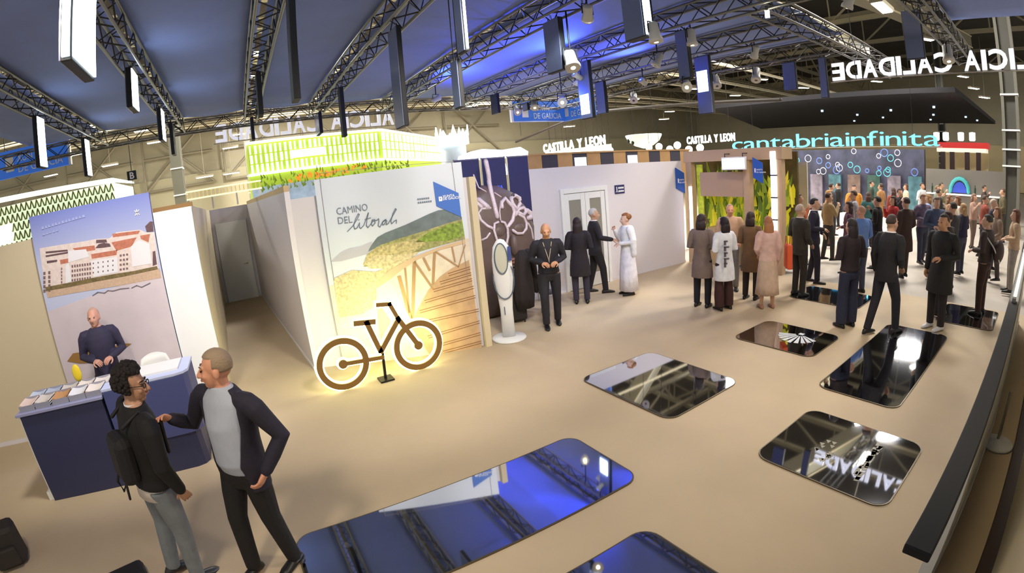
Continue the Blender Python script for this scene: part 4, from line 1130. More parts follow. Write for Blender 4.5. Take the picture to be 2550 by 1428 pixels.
# ------------------------------------------------------------------ big white letters seen from behind
def letter_sign(txt, origin, e, size, label, widths, m, name='letter_sign', thick=.05, bar=True, weight=.012, total=None, gap=.06, cables=True):
    t = thing(name, label, 'sign', origin, math.atan2(e[1], e[0]))
    meshes = []
    for ch in txt:
        me = text_mesh(ch, size, thick / 2, weight) if ch != ' ' else None
        w = max(v.co.x for v in me.vertices) - min(v.co.x for v in me.vertices) if me else size * .3
        meshes.append((me, w))
    f = 1.0
    if total:
        f = (total - gap * len(txt)) / sum(w for _, w in meshes)
    x = 0.0
    for i, (me, w) in enumerate(meshes):
        adv = widths[i] if widths else w * f + gap
        if me:
            x0 = min(v.co.x for v in me.vertices)
            k = (adv * .88 / w if txt[i] != 'I' else min(adv * .88 / w, 1.3)) if widths else f
            for v in me.vertices:
                v.co.x = (v.co.x - x0) * k
            me.materials.clear()
            me.materials.append(m)
            place(link('letter', me, t), (x, 0, 0), (1, 0, 0), (0, 0, 1))
        x += adv
    if bar:
        MB().tube([(0, 0, -.04), (x, 0, -.04)], .015, 6).build('rail', M_ALU, t)
    if cables:
        for q in (.12, .88):
            MB().tube([(x * q, .04, -.04 if bar else .1), (x * q, .04, 12.98 - origin[2])], .008, 5, round_ends=False).build('cable', M_DARKMETAL, t)
    return t


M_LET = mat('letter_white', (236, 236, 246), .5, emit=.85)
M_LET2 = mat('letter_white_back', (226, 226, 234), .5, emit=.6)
GW = [.72, .62, .52, .24, .72, .24, .62, .34, .72, .62, .52, .24, .68, .62, .68, .56]
s_ = 5.25 / sum(GW)
letter_sign('GALICIA CALIDADE', (4.75, 13.0, 4.36), (-1, 0, 0), .62, 'large white letters galicia calidade seen from behind, above the green slatted stand', [w * s_ for w in GW], M_LET2)
s_ = 4.85 / sum(GW)
letter_sign('GALICIA CALIDADE', (10.5, -.72, 4.27), (0, 1, 0), .5, 'large white letters galicia calidade seen from behind, upper right', [w * s_ for w in GW], M_LET)

# ------------------------------------------------------------------ neighbouring stands
# zigzag lattice box, far left
t = thing('lattice_stand', 'lit stand top with a white and yellow-green zigzag lattice, far left', 'booth', (-8.4, 16.0, 0))
M_LAT = mat('lattice_white_glow', (228, 244, 206), .5, emit=.75)
M_LATW = mat('lattice_olive', (122, 124, 58), .6)
MB().box((-.2, .05, 2.4), (4.5, 3.0, 4.1)).build('box', M_LAT, t)
MB().box((-.2, .3, -.06), (4.5, 3.0, 2.4)).build('stand_wall', M_HALLW, t)
m_ = MB()
for r in range(6):
    for i in range(25):
        x0, z0 = i * .18, 2.5 + r * .27
        m_.prism([(x0, 0, z0), (x0 + .035, 0, z0), (x0 + .105, 0, z0 + .24), (x0 + .075, 0, z0 + .24)], (0, .04, 0))
        m_.prism([(x0 + .145, 0, z0), (x0 + .18, 0, z0), (x0 + .105, 0, z0 + .24), (x0 + .075, 0, z0 + .24)], (0, .04, 0))
o = m_.build('zigzag_lattice', M_LATW, t)
o['kind'] = 'stuff'
MB().prism([(-.3, -.06, 4.3), (4.5, -.06, 4.12), (5.1, -.06, 3.98), (5.1, -.06, 4.03), (4.5, -.06, 4.24), (-.3, -.06, 4.42)], (0, .3, 0)).build('lit_edge', mat('edge_glow', (240, 255, 236), .5, emit=2.2), t)
MB().box((4.5, -.02, 3.5), (4.85, .2, 3.95)).build('end_lightbox', mat('edge_glow', (240, 255, 236)), t)
MB().box((-.2, -.08, 3.0), (.9, -.02, 3.55)).build('white_board', mat('edge_glow', (240, 255, 236)), t)

# slatted green lightbox in the middle distance
t = thing('slatted_stand', 'brightly lit green and white slatted stand top behind the boardwalk poster', 'booth', (4.75, 16.0, 0))
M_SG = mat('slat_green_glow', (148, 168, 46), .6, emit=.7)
MB().box((-4.35, .08, 2.2), (0, 3.5, 4.6)).build('box', M_SG, t)
MB().box((-4.35, .3, -.06), (0, 3.5, 2.2)).build('stand_wall', M_HALLW, t)
M_SW = mat('slat_white_glow', (246, 255, 232), .5, emit=.95)
rs = random.Random(5)
for r in range(3):
    for i in range(27):
        x = -4.3 + i * .16
        if r == 1 and 8 < i < 15:
            continue
        MB().box((x, 0, 3.66 + r * .3), (x + rs.uniform(.05, .09), .06, 3.92 + r * .3)).build('slat', M_SW, t)
fx, fy = 4.25 / 6.35, 4.72 / 6.35      # right-hand face of the corner runs back to the right
for r in range(3):
    for i in range(17):
        d0 = .15 + i * .365
        d1 = d0 + rs.uniform(.10, .15)
        MB().prism([(fx * d0, fy * d0, 3.68 + r * .3), (fx * d1, fy * d1, 3.68 + r * .3), (fx * d1, fy * d1, 3.94 + r * .3), (fx * d0, fy * d0, 3.94 + r * .3)], (.05, -.05, 0)).build('slat', M_SW, t)
MB().prism([(0, .06, 2.6), (4.25, 4.78, 2.6), (4.25, 4.78, 4.6), (0, .06, 4.6)], (-.06, .06, 0)).build('side_box', M_SG, t)
for z in (3.58, 4.58):
    MB().box((-4.4, -.05, z), (.1, .1, z + .07)).build('lit_edge', mat('edge_glow', (240, 255, 236)), t)
    MB().prism([(0, 0, z), (4.3, 4.76, z), (4.3, 4.76, z + .07), (0, 0, z + .07)], (.06, -.06, 0)).build('lit_edge', mat('edge_glow', (240, 255, 236)), t)
MB().box((-3.0, -.06, 3.98), (-1.9, 0, 4.22)).build('white_board', mat('edge_glow', (240, 255, 236)), t)
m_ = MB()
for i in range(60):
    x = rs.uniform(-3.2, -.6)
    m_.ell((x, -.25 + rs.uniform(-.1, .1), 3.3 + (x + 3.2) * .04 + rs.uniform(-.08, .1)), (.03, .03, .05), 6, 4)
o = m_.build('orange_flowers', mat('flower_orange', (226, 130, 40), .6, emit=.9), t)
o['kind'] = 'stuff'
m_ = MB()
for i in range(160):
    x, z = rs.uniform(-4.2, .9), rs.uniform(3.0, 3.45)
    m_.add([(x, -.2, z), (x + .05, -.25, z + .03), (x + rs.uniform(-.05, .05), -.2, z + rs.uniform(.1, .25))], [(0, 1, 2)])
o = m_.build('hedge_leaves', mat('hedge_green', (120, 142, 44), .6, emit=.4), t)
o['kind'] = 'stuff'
MB().box((-4.35, -.15, 2.6), (-.2, 0, 3.2)).build('lower_panel', mat('lower_print', (170, 190, 210), .6, var=.3, scale=4, emit=.4), t)

# yellow-lit balustrade
t = thing('balustrade', 'yellow-lit white balustrade behind the corridor', 'railing', (-1.3, 12.4, 2.74))
for z in (.28, .46):
    MB().box((0, 0, z), (1.85, .05, z + .035)).build('rail', mat('rail_glow', (252, 244, 190), .5, emit=.9), t)
for i in range(19):
    MB().box((i * .1, .01, .28), (i * .1 + .025, .04, .48)).build('baluster', mat('rail_post', (230, 206, 130), .6, emit=.4), t)
for x in (0.02, .6, 1.2, 1.78):
    MB().box((x, .01, 0), (x + .04, .04, .3)).build('support', M_ALU, t)

# white crenellated tower
t = thing('lit_tower', 'white glowing tower with a crown of points and a grey drum, behind the posters', 'tower', (6.95, 15.0, 0))
MB().lathe([(.44, 0), (.44, 3.85), (.3, 3.86)], n=20).build('drum', mat('drum_grey', (206, 214, 220), .5, emit=.25), t, True)
MB().lathe([(.5, 3.8), (.56, 3.82), (.56, 4.1), (.5, 4.12)], n=20).build('crown_band', mat('crown_glow', (240, 255, 252), .5, emit=1.8), t)
for i in range(10):
    a = 2 * PI * i / 10
    h = .35 if i % 2 else .2
    MB().prism([(math.cos(a + d_) * .53, math.sin(a + d_) * .53, 4.1) for d_ in (-.2, .2)] + [(math.cos(a) * .53, math.sin(a) * .53, 4.1 + h)], Vector((math.cos(a), math.sin(a), 0)) * .04).build('crown_point', mat('crown_glow', (240, 255, 252)), t)

# bright signs of the next stands
M_WG = mat('sign_white_glow', (246, 255, 250), .5, emit=3.0)
t = letter_sign('CASTILLA Y LEON', (16.0, 22.6, 3.78), (0, -1, 0), .62, 'overexposed white letter sign left of the white bowl', None, M_WG, bar=False, weight=.02, total=5.2)
MB().box((0, .1, -.5), (5.4, .14, -.02)).build('lit_fascia', mat('fascia_glow', (252, 248, 220), .5, emit=1.3), t)
t = letter_sign('CASTILLA Y LEON', (20.0, 15.7, 3.62), (0, -1, 0), .5, 'white glowing letter sign left of the cyan letters', None, M_WG, bar=False, weight=.015, total=2.9, gap=.03)
t = letter_sign('cantabriainfinita', (24.0, 15.6, 3.3), (0, -1, 0), 1.0, 'cyan neon letters cantabria infinita above the crowd', None, mat('neon_cyan', (70, 196, 255), .5, emit=3.4), weight=-.006, total=11.4, gap=.1)
t = thing('lit_bowl', 'pale round bowl-shaped display hanging between the white letter signs', 'display', (16.0, 14.95, 3.38))
MB().lathe([(.05, 0), (.4, .12), (.68, .32), (.8, .55), (.8, .6)], n=24).build('bowl', mat('bowl_white', (226, 232, 214), .5, emit=.35), t, True)
for y, z in ((.3, .35), (.05, .25)):
    MB().ell((-.66, y, z), (.06, .07, .1)).build('dark_spot', M_BLACK, t)
for y in (-.6, .6):
    MB().tube([(0, y, .58), (0, y, 9.59)], .012, 5, round_ends=False).build('wire', M_DARKMETAL, t)
rb2 = random.Random(9)
for i in range(16):
    y = 21.3 - i * .52 - (1.9 if i > 9 else 0) + rb2.uniform(-.1, .1)
    gz = 3.25 + rb2.uniform(-.12, .2)
    bz = 4.53 + (.75 * (24.6 - y) / 6.6 if y > 18 else .75 - .7 * (18 - y) / 10)
    b_ = thing('globe_lamp', f'round white globe lamp under the white letter sign, number {["one", "two", "three", "four", "five", "six", "seven", "eight", "nine", "ten", "eleven", "twelve", "thirteen", "fourteen", "fifteen", "sixteen"][i]} from the left', 'lamp', (15.5 if i < 10 else 15.5, y, gz), 0, 'globe lamps under the white signs')
    MB().ell((0, 0, 0), (.15, .15, .15), 12, 8).build('globe', mat('globe_glow', (255, 252, 230), .5, emit=3.0), b_, True)
    MB().tube([(0, 0, .14), (0, 0, bz + .02 - gz)], .008, 5, round_ends=False).build('cord', M_DARKMETAL, b_)
t = thing('overhead_beam', 'dark brown hanging roof beam above the white letter signs', 'beam', (15.5, 20.0, 4.6))
MB().tube([(0, 4.6, .0), (0, -2.0, .75), (0, -12, .05)], .07, 6).build('beam', mat('beam_brown', (44, 34, 26), .6), t)
for y in (4, 0, -4, -8):
    MB().tube([(0, y, .3), (0, y, 8.38)], .012, 5, round_ends=False).build('cable', M_DARKMETAL, t)

# big black hanging canopy on the right
t = thing('dark_canopy', 'huge black hanging canopy above the cyan letters', 'canopy', (30, 10, 5.7))
z0 = 0
vs = [(-5.2, 7.4, .15), (-3.8, -6.2, .15), (16, -6.6, .1), (13, 14.5, .1)]
MB().prism(vs, (0, 0, .25)).build('sheet', mat('canopy_black', (20, 18, 24), .8), t)
for k, (x, y) in enumerate(((2, -4), (3, -1), (5, 2), (1, 3), (7, -3), (9, -5), (8, 1), (11, -2), (12, -5.5), (10, 4))):
    MB().lathe([(.08, 0.0), (.08, .12), (.05, .14)], (x, y, 0.02), 10).build('downlight', mat('downlight_glow', (190, 226, 255), .5, emit=2), t)
# dressing behind the cyan letters
t = thing('neon_stand', 'dark stand with hanging bluish rings below the cyan letters', 'booth', (26, 9.5, 0))
MB().box((.2, -4.0, 0), (.5, 6.5, 3.2)).build('back_wall', mat('neon_wall', (60, 60, 78), .6, var=.5, scale=1.6), t)
rr_ = random.Random(21)
for i in range(34):
    y, z, r = rr_.uniform(-3.8, 5.2), rr_.uniform(2.0, 3.1), rr_.uniform(.09, .2)
    MB().tube([(-.1, y + r * math.cos(a * PI / 6), z + r * math.sin(a * PI / 6)) for a in range(12)], .022, 5, closed=True).build('ring', mat(['ring_teal', 'ring_grey', 'ring_blue'][i % 3], [(80, 170, 180), (170, 170, 180), (90, 120, 190)][i % 3], .4, emit=.3), t)
for i in range(9):
    y = -3.9 + i * 1.1
    MB().box((0, y, .2), (.15, y + .7, 1.9)).build('picture_panel', mat(f'pic_{i % 4}', [(70, 110, 120), (120, 110, 120), (50, 80, 70), (110, 90, 80)][i % 4], .6, var=.4, scale=3), t)
# red and white stand far right
t = thing('red_stand', 'red fascia stand with lit white lamps far right', 'booth', (28, 3.9, 0))
MB().box((0, -1.4, 3.35), (1.5, 1.2, 3.62)).build('red_fascia', mat('fascia_red', (186, 36, 32), .5, emit=.5), t)
MB().box((0.05, -1.3, 3.15), (1.4, 1.3, 3.34)).build('white_fascia', mat('fascia_warm', (246, 236, 214), .5, emit=.5), t)
for y in (-.9, -.3, .5, 1.0):
    MB().box((0.1, y - .12, 2.0), (.3, y + .12, 3.15)).build('red_column', mat('column_dark_red', (52, 26, 22), .5), t)
    MB().lathe([(.12, 3.7), (.16, 3.75), (.16, 4.1), (.05, 4.12)], (.1, y + .3, 0), 12).build('lamp', mat('lamp_warm', (255, 244, 220), .5, emit=4), t)
MB().box((1.4, -1.3, 0), (1.6, 1.3, 3.2)).build('wall', mat('stand_beige', (206, 184, 140), .7), t)
t = thing('counter_stand', 'grey long counter with a blue arched sign at the back right', 'counter', (25.5, 3.6, 0))
MB().box((0, -1.8, 0), (.6, 1.6, 1.15)).build('body', mat('grey_counter', (110, 104, 96), .6), t)
MB().box((-.05, -1.9, 1.15), (.6, 1.7, 1.2)).build('top', M_WHITE, t)
MB().box((.6, -2.3, 0), (.7, 1.8, 2.3)).build('rear_wall', mat('grey_counter', (110, 104, 96)), t)
MB().tube([(.5, .1 + .45 * math.cos(a * PI / 8), 1.3 + .6 * math.sin(a * PI / 8)) for a in range(9)], .09, 7).build('arch', mat('arch_teal', (60, 150, 150), .5, emit=.3), t)
MB().prism([(.52, .1 + .35 * math.cos(a * PI / 8), 1.25 + .5 * math.sin(a * PI / 8)) for a in range(9)], (.04, 0, 0)).build('arch_panel', mat('arch_blue', (50, 70, 170), .5, emit=.4), t)
for y in (-1.2, -.7, 1.0, 1.4):
    MB().lathe([(.05, 1.2), (.05, 1.5), (.02, 1.55), (.02, 1.65)], (.2, y, 0), 10).build('bottle', mat('bottle_green', (40, 60, 44), .3), t)

# white poster board behind the crowd
t = thing('poster_board', 'pale blank board standing behind the crowd next to the LED column', 'board', (12.6, 6.3, 0))
MB().box((-.03, -.5, .5), (.03, .35, 2.55)).build('board', mat('board_pale', (226, 218, 190), .6), t)
for y in (-.4, .3):
    MB().box((-.2, y - .03, 0), (.2, y + .03, .5)).build('foot', M_DARKMETAL, t)

# ------------------------------------------------------------------ exhibition hall shell
struct(MB().box((-26, 45, -.1), (64, 45.3, 13)).build('wall_hall_back', M_HALLW))
struct(MB().box((60, -8, -.1), (60.3, 45, 13)).build('wall_hall_right', M_HALLW))
struct(MB().box((59.7, -8, 0), (60, 45, 4.6)).build('trim_3', mat('hall_beige', (208, 190, 146), .8)))
struct(MB().box((-26, 44.7, 0), (64, 45, 6.4)).build('trim_4', mat('hall_pale', (176, 168, 138), .8, var=.06, scale=.2)))
struct(MB().box((-26, -8, 13), (64, 45.3, 13.2)).build('ceiling_hall', M_HALLC))


def roof_girder(p, q, z0, z1, label, n):
    t = thing('roof_girder', label, 'girder', (p[0], p[1], 0), math.atan2(q[1] - p[1], q[0] - p[0]), 'steel girders under the hall roof')
    L = math.hypot(q[0] - p[0], q[1] - p[1])
    for z in (z0, z1):
        MB().box((0, -.12, z - .12), (L, .12, z + .12)).build('chord', M_STEEL, t)
    for i in range(n):
        x0, x1 = L * i / n, L * (i + 1) / n
        s = i % 2
        MB().tube([(x0, 0, z1 if s else z0), (x1, 0, z0 if s else z1)], .07, 5, round_ends=False).build('diagonal', M_STEEL, t)
        MB().tube([(x0, 0, z0), (x0, 0, z1)], .05, 5, round_ends=False).build('strut', M_STEEL, t)
    return t


NUMW = ['nearest', 'second nearest', 'third nearest', 'fourth nearest', 'fifth nearest', 'sixth nearest', 'seventh nearest', 'eighth nearest']
for i, y in enumerate((18, 25, 32, 42.5)):
    roof_girder((-24, y), (60, y), 10.2, 12.2, f'long steel roof girder crossing the hall left to right, {NUMW[i]}', 30)
for i, x in enumerate((14, 22.5, 28, 34, 50)):
    roof_girder((x, -6), (x, 44), 10.4, 12.4, f'steel roof girder running to the back of the hall, {NUMW[i]}', 18)
for i, y in enumerate((16, 20.5, 24, 27.5, 31, 35)):
    b_ = thing('roof_pipe', f'thin pale service pipe under the hall roof, {NUMW[i]}', 'pipe', (0, y, 8.2 + .25 * (i % 3)), 0, 'service pipes')
    MB().tube([(-24, 0, 0), (58, 0, 0)], .06, 6).build('pipe', mat('pipe_pale', (206, 196, 166), .5), b_)
    MB().tube([(-24, .25, .2), (58, .25, .2)], .035, 6).build('conduit', mat('pipe_pale', (150, 144, 124)), b_)
for i, (x0, y0, x1, y1, lab) in enumerate(((11, 8, 30, 3.5, 'left'), (11.5, 10, 30, 9.5, 'middle'), (12, 14, 26, 22, 'right'))):
    b_ = thing('roof_duct', f'{lab} long olive duct slung under the hall roof on the right', 'duct', (x0, y0, 8.6), math.atan2(y1 - y0, x1 - x0), 'ducts')
    L = math.hypot(x1 - x0, y1 - y0)
    MB().box((0, -.35, 0), (L, .35, .6)).build('duct', mat('duct_olive', (104, 98, 76), .6), b_)
    for z in (.0, .6):
        MB().box((0, -.4, z - .03), (L, -.35, z + .03)).build('flange', mat('duct_edge', (176, 164, 128), .5), b_)
# steel pillars
for i, (x, y, lab) in enumerate(((22, 1.0, 'thick grey steel pillar with white bands at the right edge'), (-3.0, 26, 'grey steel pillar behind the left stand, right of the white lamps'), (1.0, 40, 'slim far pillar against the hall wall on the left'), (46, 8, 'far steel pillar on the right behind the red stand'))):
    t = thing('steel_pillar', lab, 'pillar', (x, y, -.06))
    w = .28 if i < 2 else .25
    for s in (-1, 1):
        MB().box((-w, s * w - .06, 0), (w, s * w + .06, 13)).build('flange', mat('pillar_grey', (110, 108, 98), .6), t)
    MB().box((-.05, -w, 0), (.05, w, 13)).build('web', mat('pillar_web', (84, 82, 74), .6), t)
    for z in (2.6, 3.2, 3.9, 5.2):
        MB().box((-w - .03, -w - .08, z), (w + .03, w + .08, z + .06)).build('band', M_WHITE, t)
for i in range(7):
    x = -22 + i * 7
    t = thing('wall_brace', f'crossed steel bracing on the far hall wall, {["first", "second", "third", "fourth", "fifth", "sixth", "seventh"][i]} from the left', 'bracing', (x, 44.4, 0), 0, 'bracings on the far wall')
    for a, b in (((0, 5.5), (6, 11)), ((6, 5.5), (0, 11)), ((0, 5.5), (6, 5.5)), ((0, 5.5), (0, 11)), ((0, 8.2), (6, 8.2))):
        MB().tube([(a[0], 0, a[1]), (b[0], 0, b[1])], .1, 5).build('bar', M_STEEL, t)
# LED bar clipped to the cross truss
t = thing('work_lamp', 'short bright LED bar lamp clipped under the sixth truss at the top', 'lamp', (6.0, 3.15, 4.5), .5)
MB().box((-.13, -.03, 0), (.13, .03, .03)).build('bar', mat('led_white', (255, 250, 225)), t)
MB().box((-.02, -.02, .03), (.02, .02, .125)).build('clip', M_DARKMETAL, t)
# hall high-bay lamps
LP = [(15.1, 4.04, 7.0), (31.4, 6.0, 9.6), (38.1, 21.3, 9.6), (37.2, 28.2, 9.6), (44.8, 28.3, 9.6), (45.4, 20.8, 9.6), (45.8, 13.6, 9.6), (46.1, 5.9, 9.6), (47.4, 5.2, 8.8), (47.1, 4.3, 8), (36.7, 35.2, 9.6), (44.1, 36.8, 8.8), (37.8, 36.7, 8.8), (43.9, 37.6, 8), (31.1, 39.1, 7.2), (21.3, 40.9, 9.6), (-6.8, 38.4, 9.6), (-6.1, 39.6, 8.8), (-11.9, 38.4, 8.8), (-8.8, 35.7, 7.2), (-15.0, 40.6, 8), (-0.3, 37.0, 7.2), (0.3, 36.5, 8), (-2.2, 34.2, 5.2), (-0.4, 34.8, 5.2)]
side = ['left', 'middle', 'right']
cnt = {}
lamp0 = None
for x, y, z in LP:
    a = math.atan2(x, y)
    sd_ = 'over the left side of the hall' if a < .15 else 'over the middle of the hall' if a < .85 else 'over the right side of the hall'
    lab = 'small bright strip lamp high under the hall roof ' + sd_
    if lamp0 is None:
        lamp0 = thing('hall_lamp', lab, 'lamp', (x, y, z), 0, 'strip lamps ' + sd_)
        MB().box((-.55, -.16, -.03), (.55, .16, 0)).build('tube', M_HALLLAMP, lamp0)
        MB().box((-.6, -.2, 0), (.6, .2, .12)).build('reflector', M_STEEL, lamp0)
        MB().tube([(0, 0, 0), (0, 0, 1.0)], .015, 5, round_ends=False).build('rod', M_STEEL, lamp0).location = (0, 0, .12)
        [c for c in lamp0.children if c.name.startswith('rod')][0].scale = (1, 1, 12.86 - z)
    else:
        l_ = dup(lamp0, (x, y, z), -0.6 if x > 12 else 0)
        l_['label'] = lab
        l_['group'] = 'strip lamps ' + sd_
        for c in l_.children:
            if c.name.startswith('rod'):
                c.scale = (1, 1, 12.86 - z)
# ------------------------------------------------------------------ people
V3 = Vector


def remesh(mb, voxel, smooth=4, name='tmp'):
    me = mb.mesh(name)
    o = bpy.data.objects.new('tmp', me)
    r = o.modifiers.new('r', 'REMESH')
    r.mode = 'VOXEL'
    r.voxel_size = voxel
    if smooth:
        s = o.modifiers.new('s', 'SMOOTH')
        s.factor = 0.5
        s.iterations = smooth
    dg = side_graph(o)
    out = bpy.data.meshes.new_from_object(o.evaluated_get(dg))
    bpy.data.objects.remove(o)
    bpy.data.meshes.remove(me)
    return out


def append_mesh(me, mb):
    """add raw closed geometry (fingers) to a remeshed body"""
    bm = bmesh.new()
    bm.from_mesh(me)
    vs = [bm.verts.new(v) for v in mb.v]
    for f in mb.f:
        try:
            bm.faces.new([vs[i] for i in f])
        except ValueError:
            pass
    bmesh.ops.recalc_face_normals(bm, faces=bm.faces)
    bm.to_mesh(me)
    bm.free()
    return me


def hand_geo(mb, wrist, d, palm, k=1.0, curl=0.5, left=False):
    """palm, four unequal bent fingers and a thumb; d = finger direction, palm = palm normal"""
    d = V3(d).normalized()
    palm = V3(palm)
    palm = (palm - d * palm.dot(d)).normalized()
    sx = d.cross(palm).normalized() * (-1 if left else 1)
    w = V3(wrist)
    # palm
    rings = []
    for t, a, b in ((-.02, .024, .020), (.02, .030, .019), (.05, .039, .017), (.078, .041, .014), (.088, .036, .009)):
        c = w + d * t * k
        rings.append([c + (sx * math.cos(2 * PI * i / 12) * a + palm * math.sin(2 * PI * i / 12) * b) * k for i in range(12)])
    mb.ring_loft(rings)
    for i, (off, L) in enumerate(((-.029, .070), (-.0095, .080), (.0095, .075), (.028, .058))):
        p = w + (d * .078 + sx * off) * k
        dirn = (d + sx * off * 2.2).normalized()
        pts = [p - dirn * .012 * k, p]
        a = 0.0
        for s, fr in enumerate((.45, .32, .23)):
            a += curl * (0.75 + .1 * i)
            q = dirn * math.cos(a) + palm * math.sin(a)
            p = p + q * L * fr * k
            pts.append(p.copy())
        r = .0092 * k
        mb.tube(pts, [r, r, r * .97, r * .9, r * .72], 7)
    # thumb leaves the side of the palm near its base
    p = w + (d * .02 - sx * .026) * k
    t1 = (d * .6 - sx * .75 + palm * .25).normalized()
    t2 = (d * .85 - sx * .35 + palm * .35).normalized()
    t3 = (d * .9 + sx * .05 + palm * .45).normalized()
    pts = [p - t1 * .01 * k, p + t1 * .03 * k, p + t1 * .03 * k + t2 * .032 * k, p + t1 * .03 * k + t2 * .032 * k + t3 * .026 * k]
    mb.tube(pts, [.013 * k, .0115 * k, .0105 * k, .008 * k], 7)


ARM = {  # elbow and wrist offsets from the shoulder: (outward, forward, up)
    'down': ((.05, -.03, -.28), (.04, .04, -.53)),
    'hold': ((.07, -.03, -.27), (-.09, .20, -.30)),
    'low': ((.06, -.02, -.28), (-.05, .17, -.42)),
    'face': ((.05, .10, -.25), (-.06, .22, -.02)),
    'reach': ((.10, .18, -.20), (.06, .44, -.24)),
    'out': ((.12, .05, -.25), (.14, .28, -.30)),
    'pocket': ((.13, -.09, -.25), (.05, .05, -.46)),
    'cross': ((.06, .05, -.27), (-.24, .18, -.22)),
}


def ringp(c, rx, ry, n=18, rot=0.0, tilt=None):
    c = V3(c)
    out = []
    for i in range(n):
        a = 2 * PI * i / n
        x, y = rx * math.cos(a), ry * math.sin(a)
        x, y = x * math.cos(rot) - y * math.sin(rot), x * math.sin(rot) + y * math.cos(rot)
        out.append(c + V3((x, y, 0)))
    return out


NP = 0


def person(x, y, heading, label, H=1.75, fem=False, voxel=.014, top=(30, 30, 40), shirt=None, legs=(25, 25, 30), shoes=(20, 18, 18), hair=(50, 38, 30),
           skin=(205, 160, 132), style='suit', hairstyle='short', arms=('down', 'down'), lean=0.0, head_yaw=0.0, head_pitch=0.0, stride=0.0, wide=1.0, group=None, belly=0.0, gap=.55, legstyle='trousers', glasses=False, collar=None, tilt=0.0):
    global NP
    NP += 1
    t = thing('person', label, 'person', (x, y, .014 if any(a - .1 < x < b + .1 and c - .1 < y < d + .1 for a, b, c, d in PADS) else 0), math.radians(heading - 90), group)
    if tilt:      # weight on one leg: tip sideways about the feet
        t.rotation_euler = (Matrix.Rotation(math.radians(tilt), 3, Vector((.503, .864, 0))) @ Matrix.Rotation(math.radians(heading - 90), 3, 'Z')).to_euler()
    k = H / 1.75
    near = voxel < .01
    sh = (.175 if fem else .20) * wide
    hw = .095
    ln = math.radians(lean)

    def T(p):     # lean the upper body about the hips, sideways twist
        p = V3(p)
        z = p.z - .95
        if z > 0:
            p = V3((p.x, p.y + z * math.sin(ln), .95 + z * math.cos(ln)))
        return p * k
    hipz = .93
    # legs
    feet = []
    for s in (-1, 1):
        fy = stride * s * .5
        feet.append(V3((s * (.10 + .012), fy, 0)))
    legj = []
    for s, ft in zip((-1, 1), feet):
        hip = V3((s * hw, 0, hipz))
        ank = V3((ft.x, ft.y, .085))
        kn = (hip + ank) / 2 + V3((s * .008, .025 + .05 * abs(stride), .02))
        legj.append((hip, kn, ank))
    # arms
    armj = []
    for s, nm in zip((-1, 1), arms):
        S = V3((s * sh, 0, 1.43))
        e, w = ARM[nm] if isinstance(nm, str) else nm
        E = S + V3((s * e[0], e[1], e[2]))
        Wp = S + V3((s * w[0], w[1], w[2]))
        armj.append((S, E, Wp))
    # head frame
    hc = T((0, .02, 1.615))
    hr = Matrix.Rotation(math.radians(head_yaw), 3, 'Z') @ Matrix.Rotation(math.radians(-head_pitch), 3, 'X')

    def Hd(p):
        return hc + hr @ (V3(p) * k)
    # ---------------- body: one continuous surface
    b = MB()
    cw = sh / .2

    def cs(z):
        return cw if z > 1.2 else max(1.0, cw) if z < 1.06 else (cw + max(1.0, cw)) / 2
    tor = [(.86, .14, .095), (.93, .16, .11), (1.02, .145, .10), (1.12, .135, .095), (1.25, .155, .11), (1.36, .165, .105), (1.42, .15, .088), (1.46, .115, .072), (1.495, .075, .062), (1.52, .058, .056)]
    b.ring_loft([[T(p) for p in ringp((0, 0, z), rx * cw, ry)] for z, rx, ry in tor])
    b.tube([T((0, -.01, 1.42)), T((0, .0, 1.50)), Hd((0, -.015, -.03))], [.06 * k, .056 * k, .055 * k], 12)
    for hip, kn, ank in legj:
        b.tube([hip * k, (hip * .5 + kn * .5) * k, kn * k, (kn * .6 + ank * .4) * k, ank * k], [.085 * k, .075 * k, .055 * k, .055 * k, .038 * k], 10)
        b.tube([ank * k, (ank + V3((0, -.04, -.05))) * k], .035 * k, 8)
        b.tube([(ank + V3((0, -.03, -.055))) * k, (ank + V3((0, .13, -.062))) * k], [.034 * k, .03 * k], 8)
    for S, E, Wp in armj:
        b.tube([T(S + V3((-.02 * (1 if S.x > 0 else -1), 0, -.02))), T(S * .5 + E * .5), T(E), T(E * .5 + Wp * .5), T(Wp)], [.046 * k, .044 * k, .040 * k, .036 * k, .026 * k], 10)
    # head: cranium, face, jaw, chin, nose, brows, cheeks, ears
    b.ell(Hd((0, -.018, .035)), (.078 * k, .096 * k, .098 * k), 18, 12, rot=hr)
    b.ell(Hd((0, .028, -.018)), (.062 * k, .066 * k, .092 * k), 16, 10, rot=hr)
    b.ell(Hd((0, .052, -.082)), (.034 * k, .030 * k, .026 * k), 12, 8, rot=hr)
    b.tube([Hd((0, .086, .025)), Hd((0, .112, -.022))], [.010 * k, .017 * k], 8)
    if near or voxel < .016:
        for s in (-1, 1):
            b.ell(Hd((s * .014, .098, -.026)), (.010 * k, .010 * k, .009 * k), 8, 6)
            b.ell(Hd((s * .03, .079, .034)), (.026 * k, .012 * k, .010 * k), 8, 6, rot=hr)
            b.ell(Hd((s * .036, .066, -.02)), (.022 * k, .02 * k, .022 * k), 8, 6)
            b.ell(Hd((s * .080, -.012, -.004)), (.012 * k, .022 * k, .034 * k), 10, 7, rot=hr)
        b.ell(Hd((0, .088, -.052)), (.024 * k, .012 * k, .007 * k), 8, 6, rot=hr)
    me = remesh(b, voxel * (.75 if near else 1), 3 if near else 2)
    hb = MB()
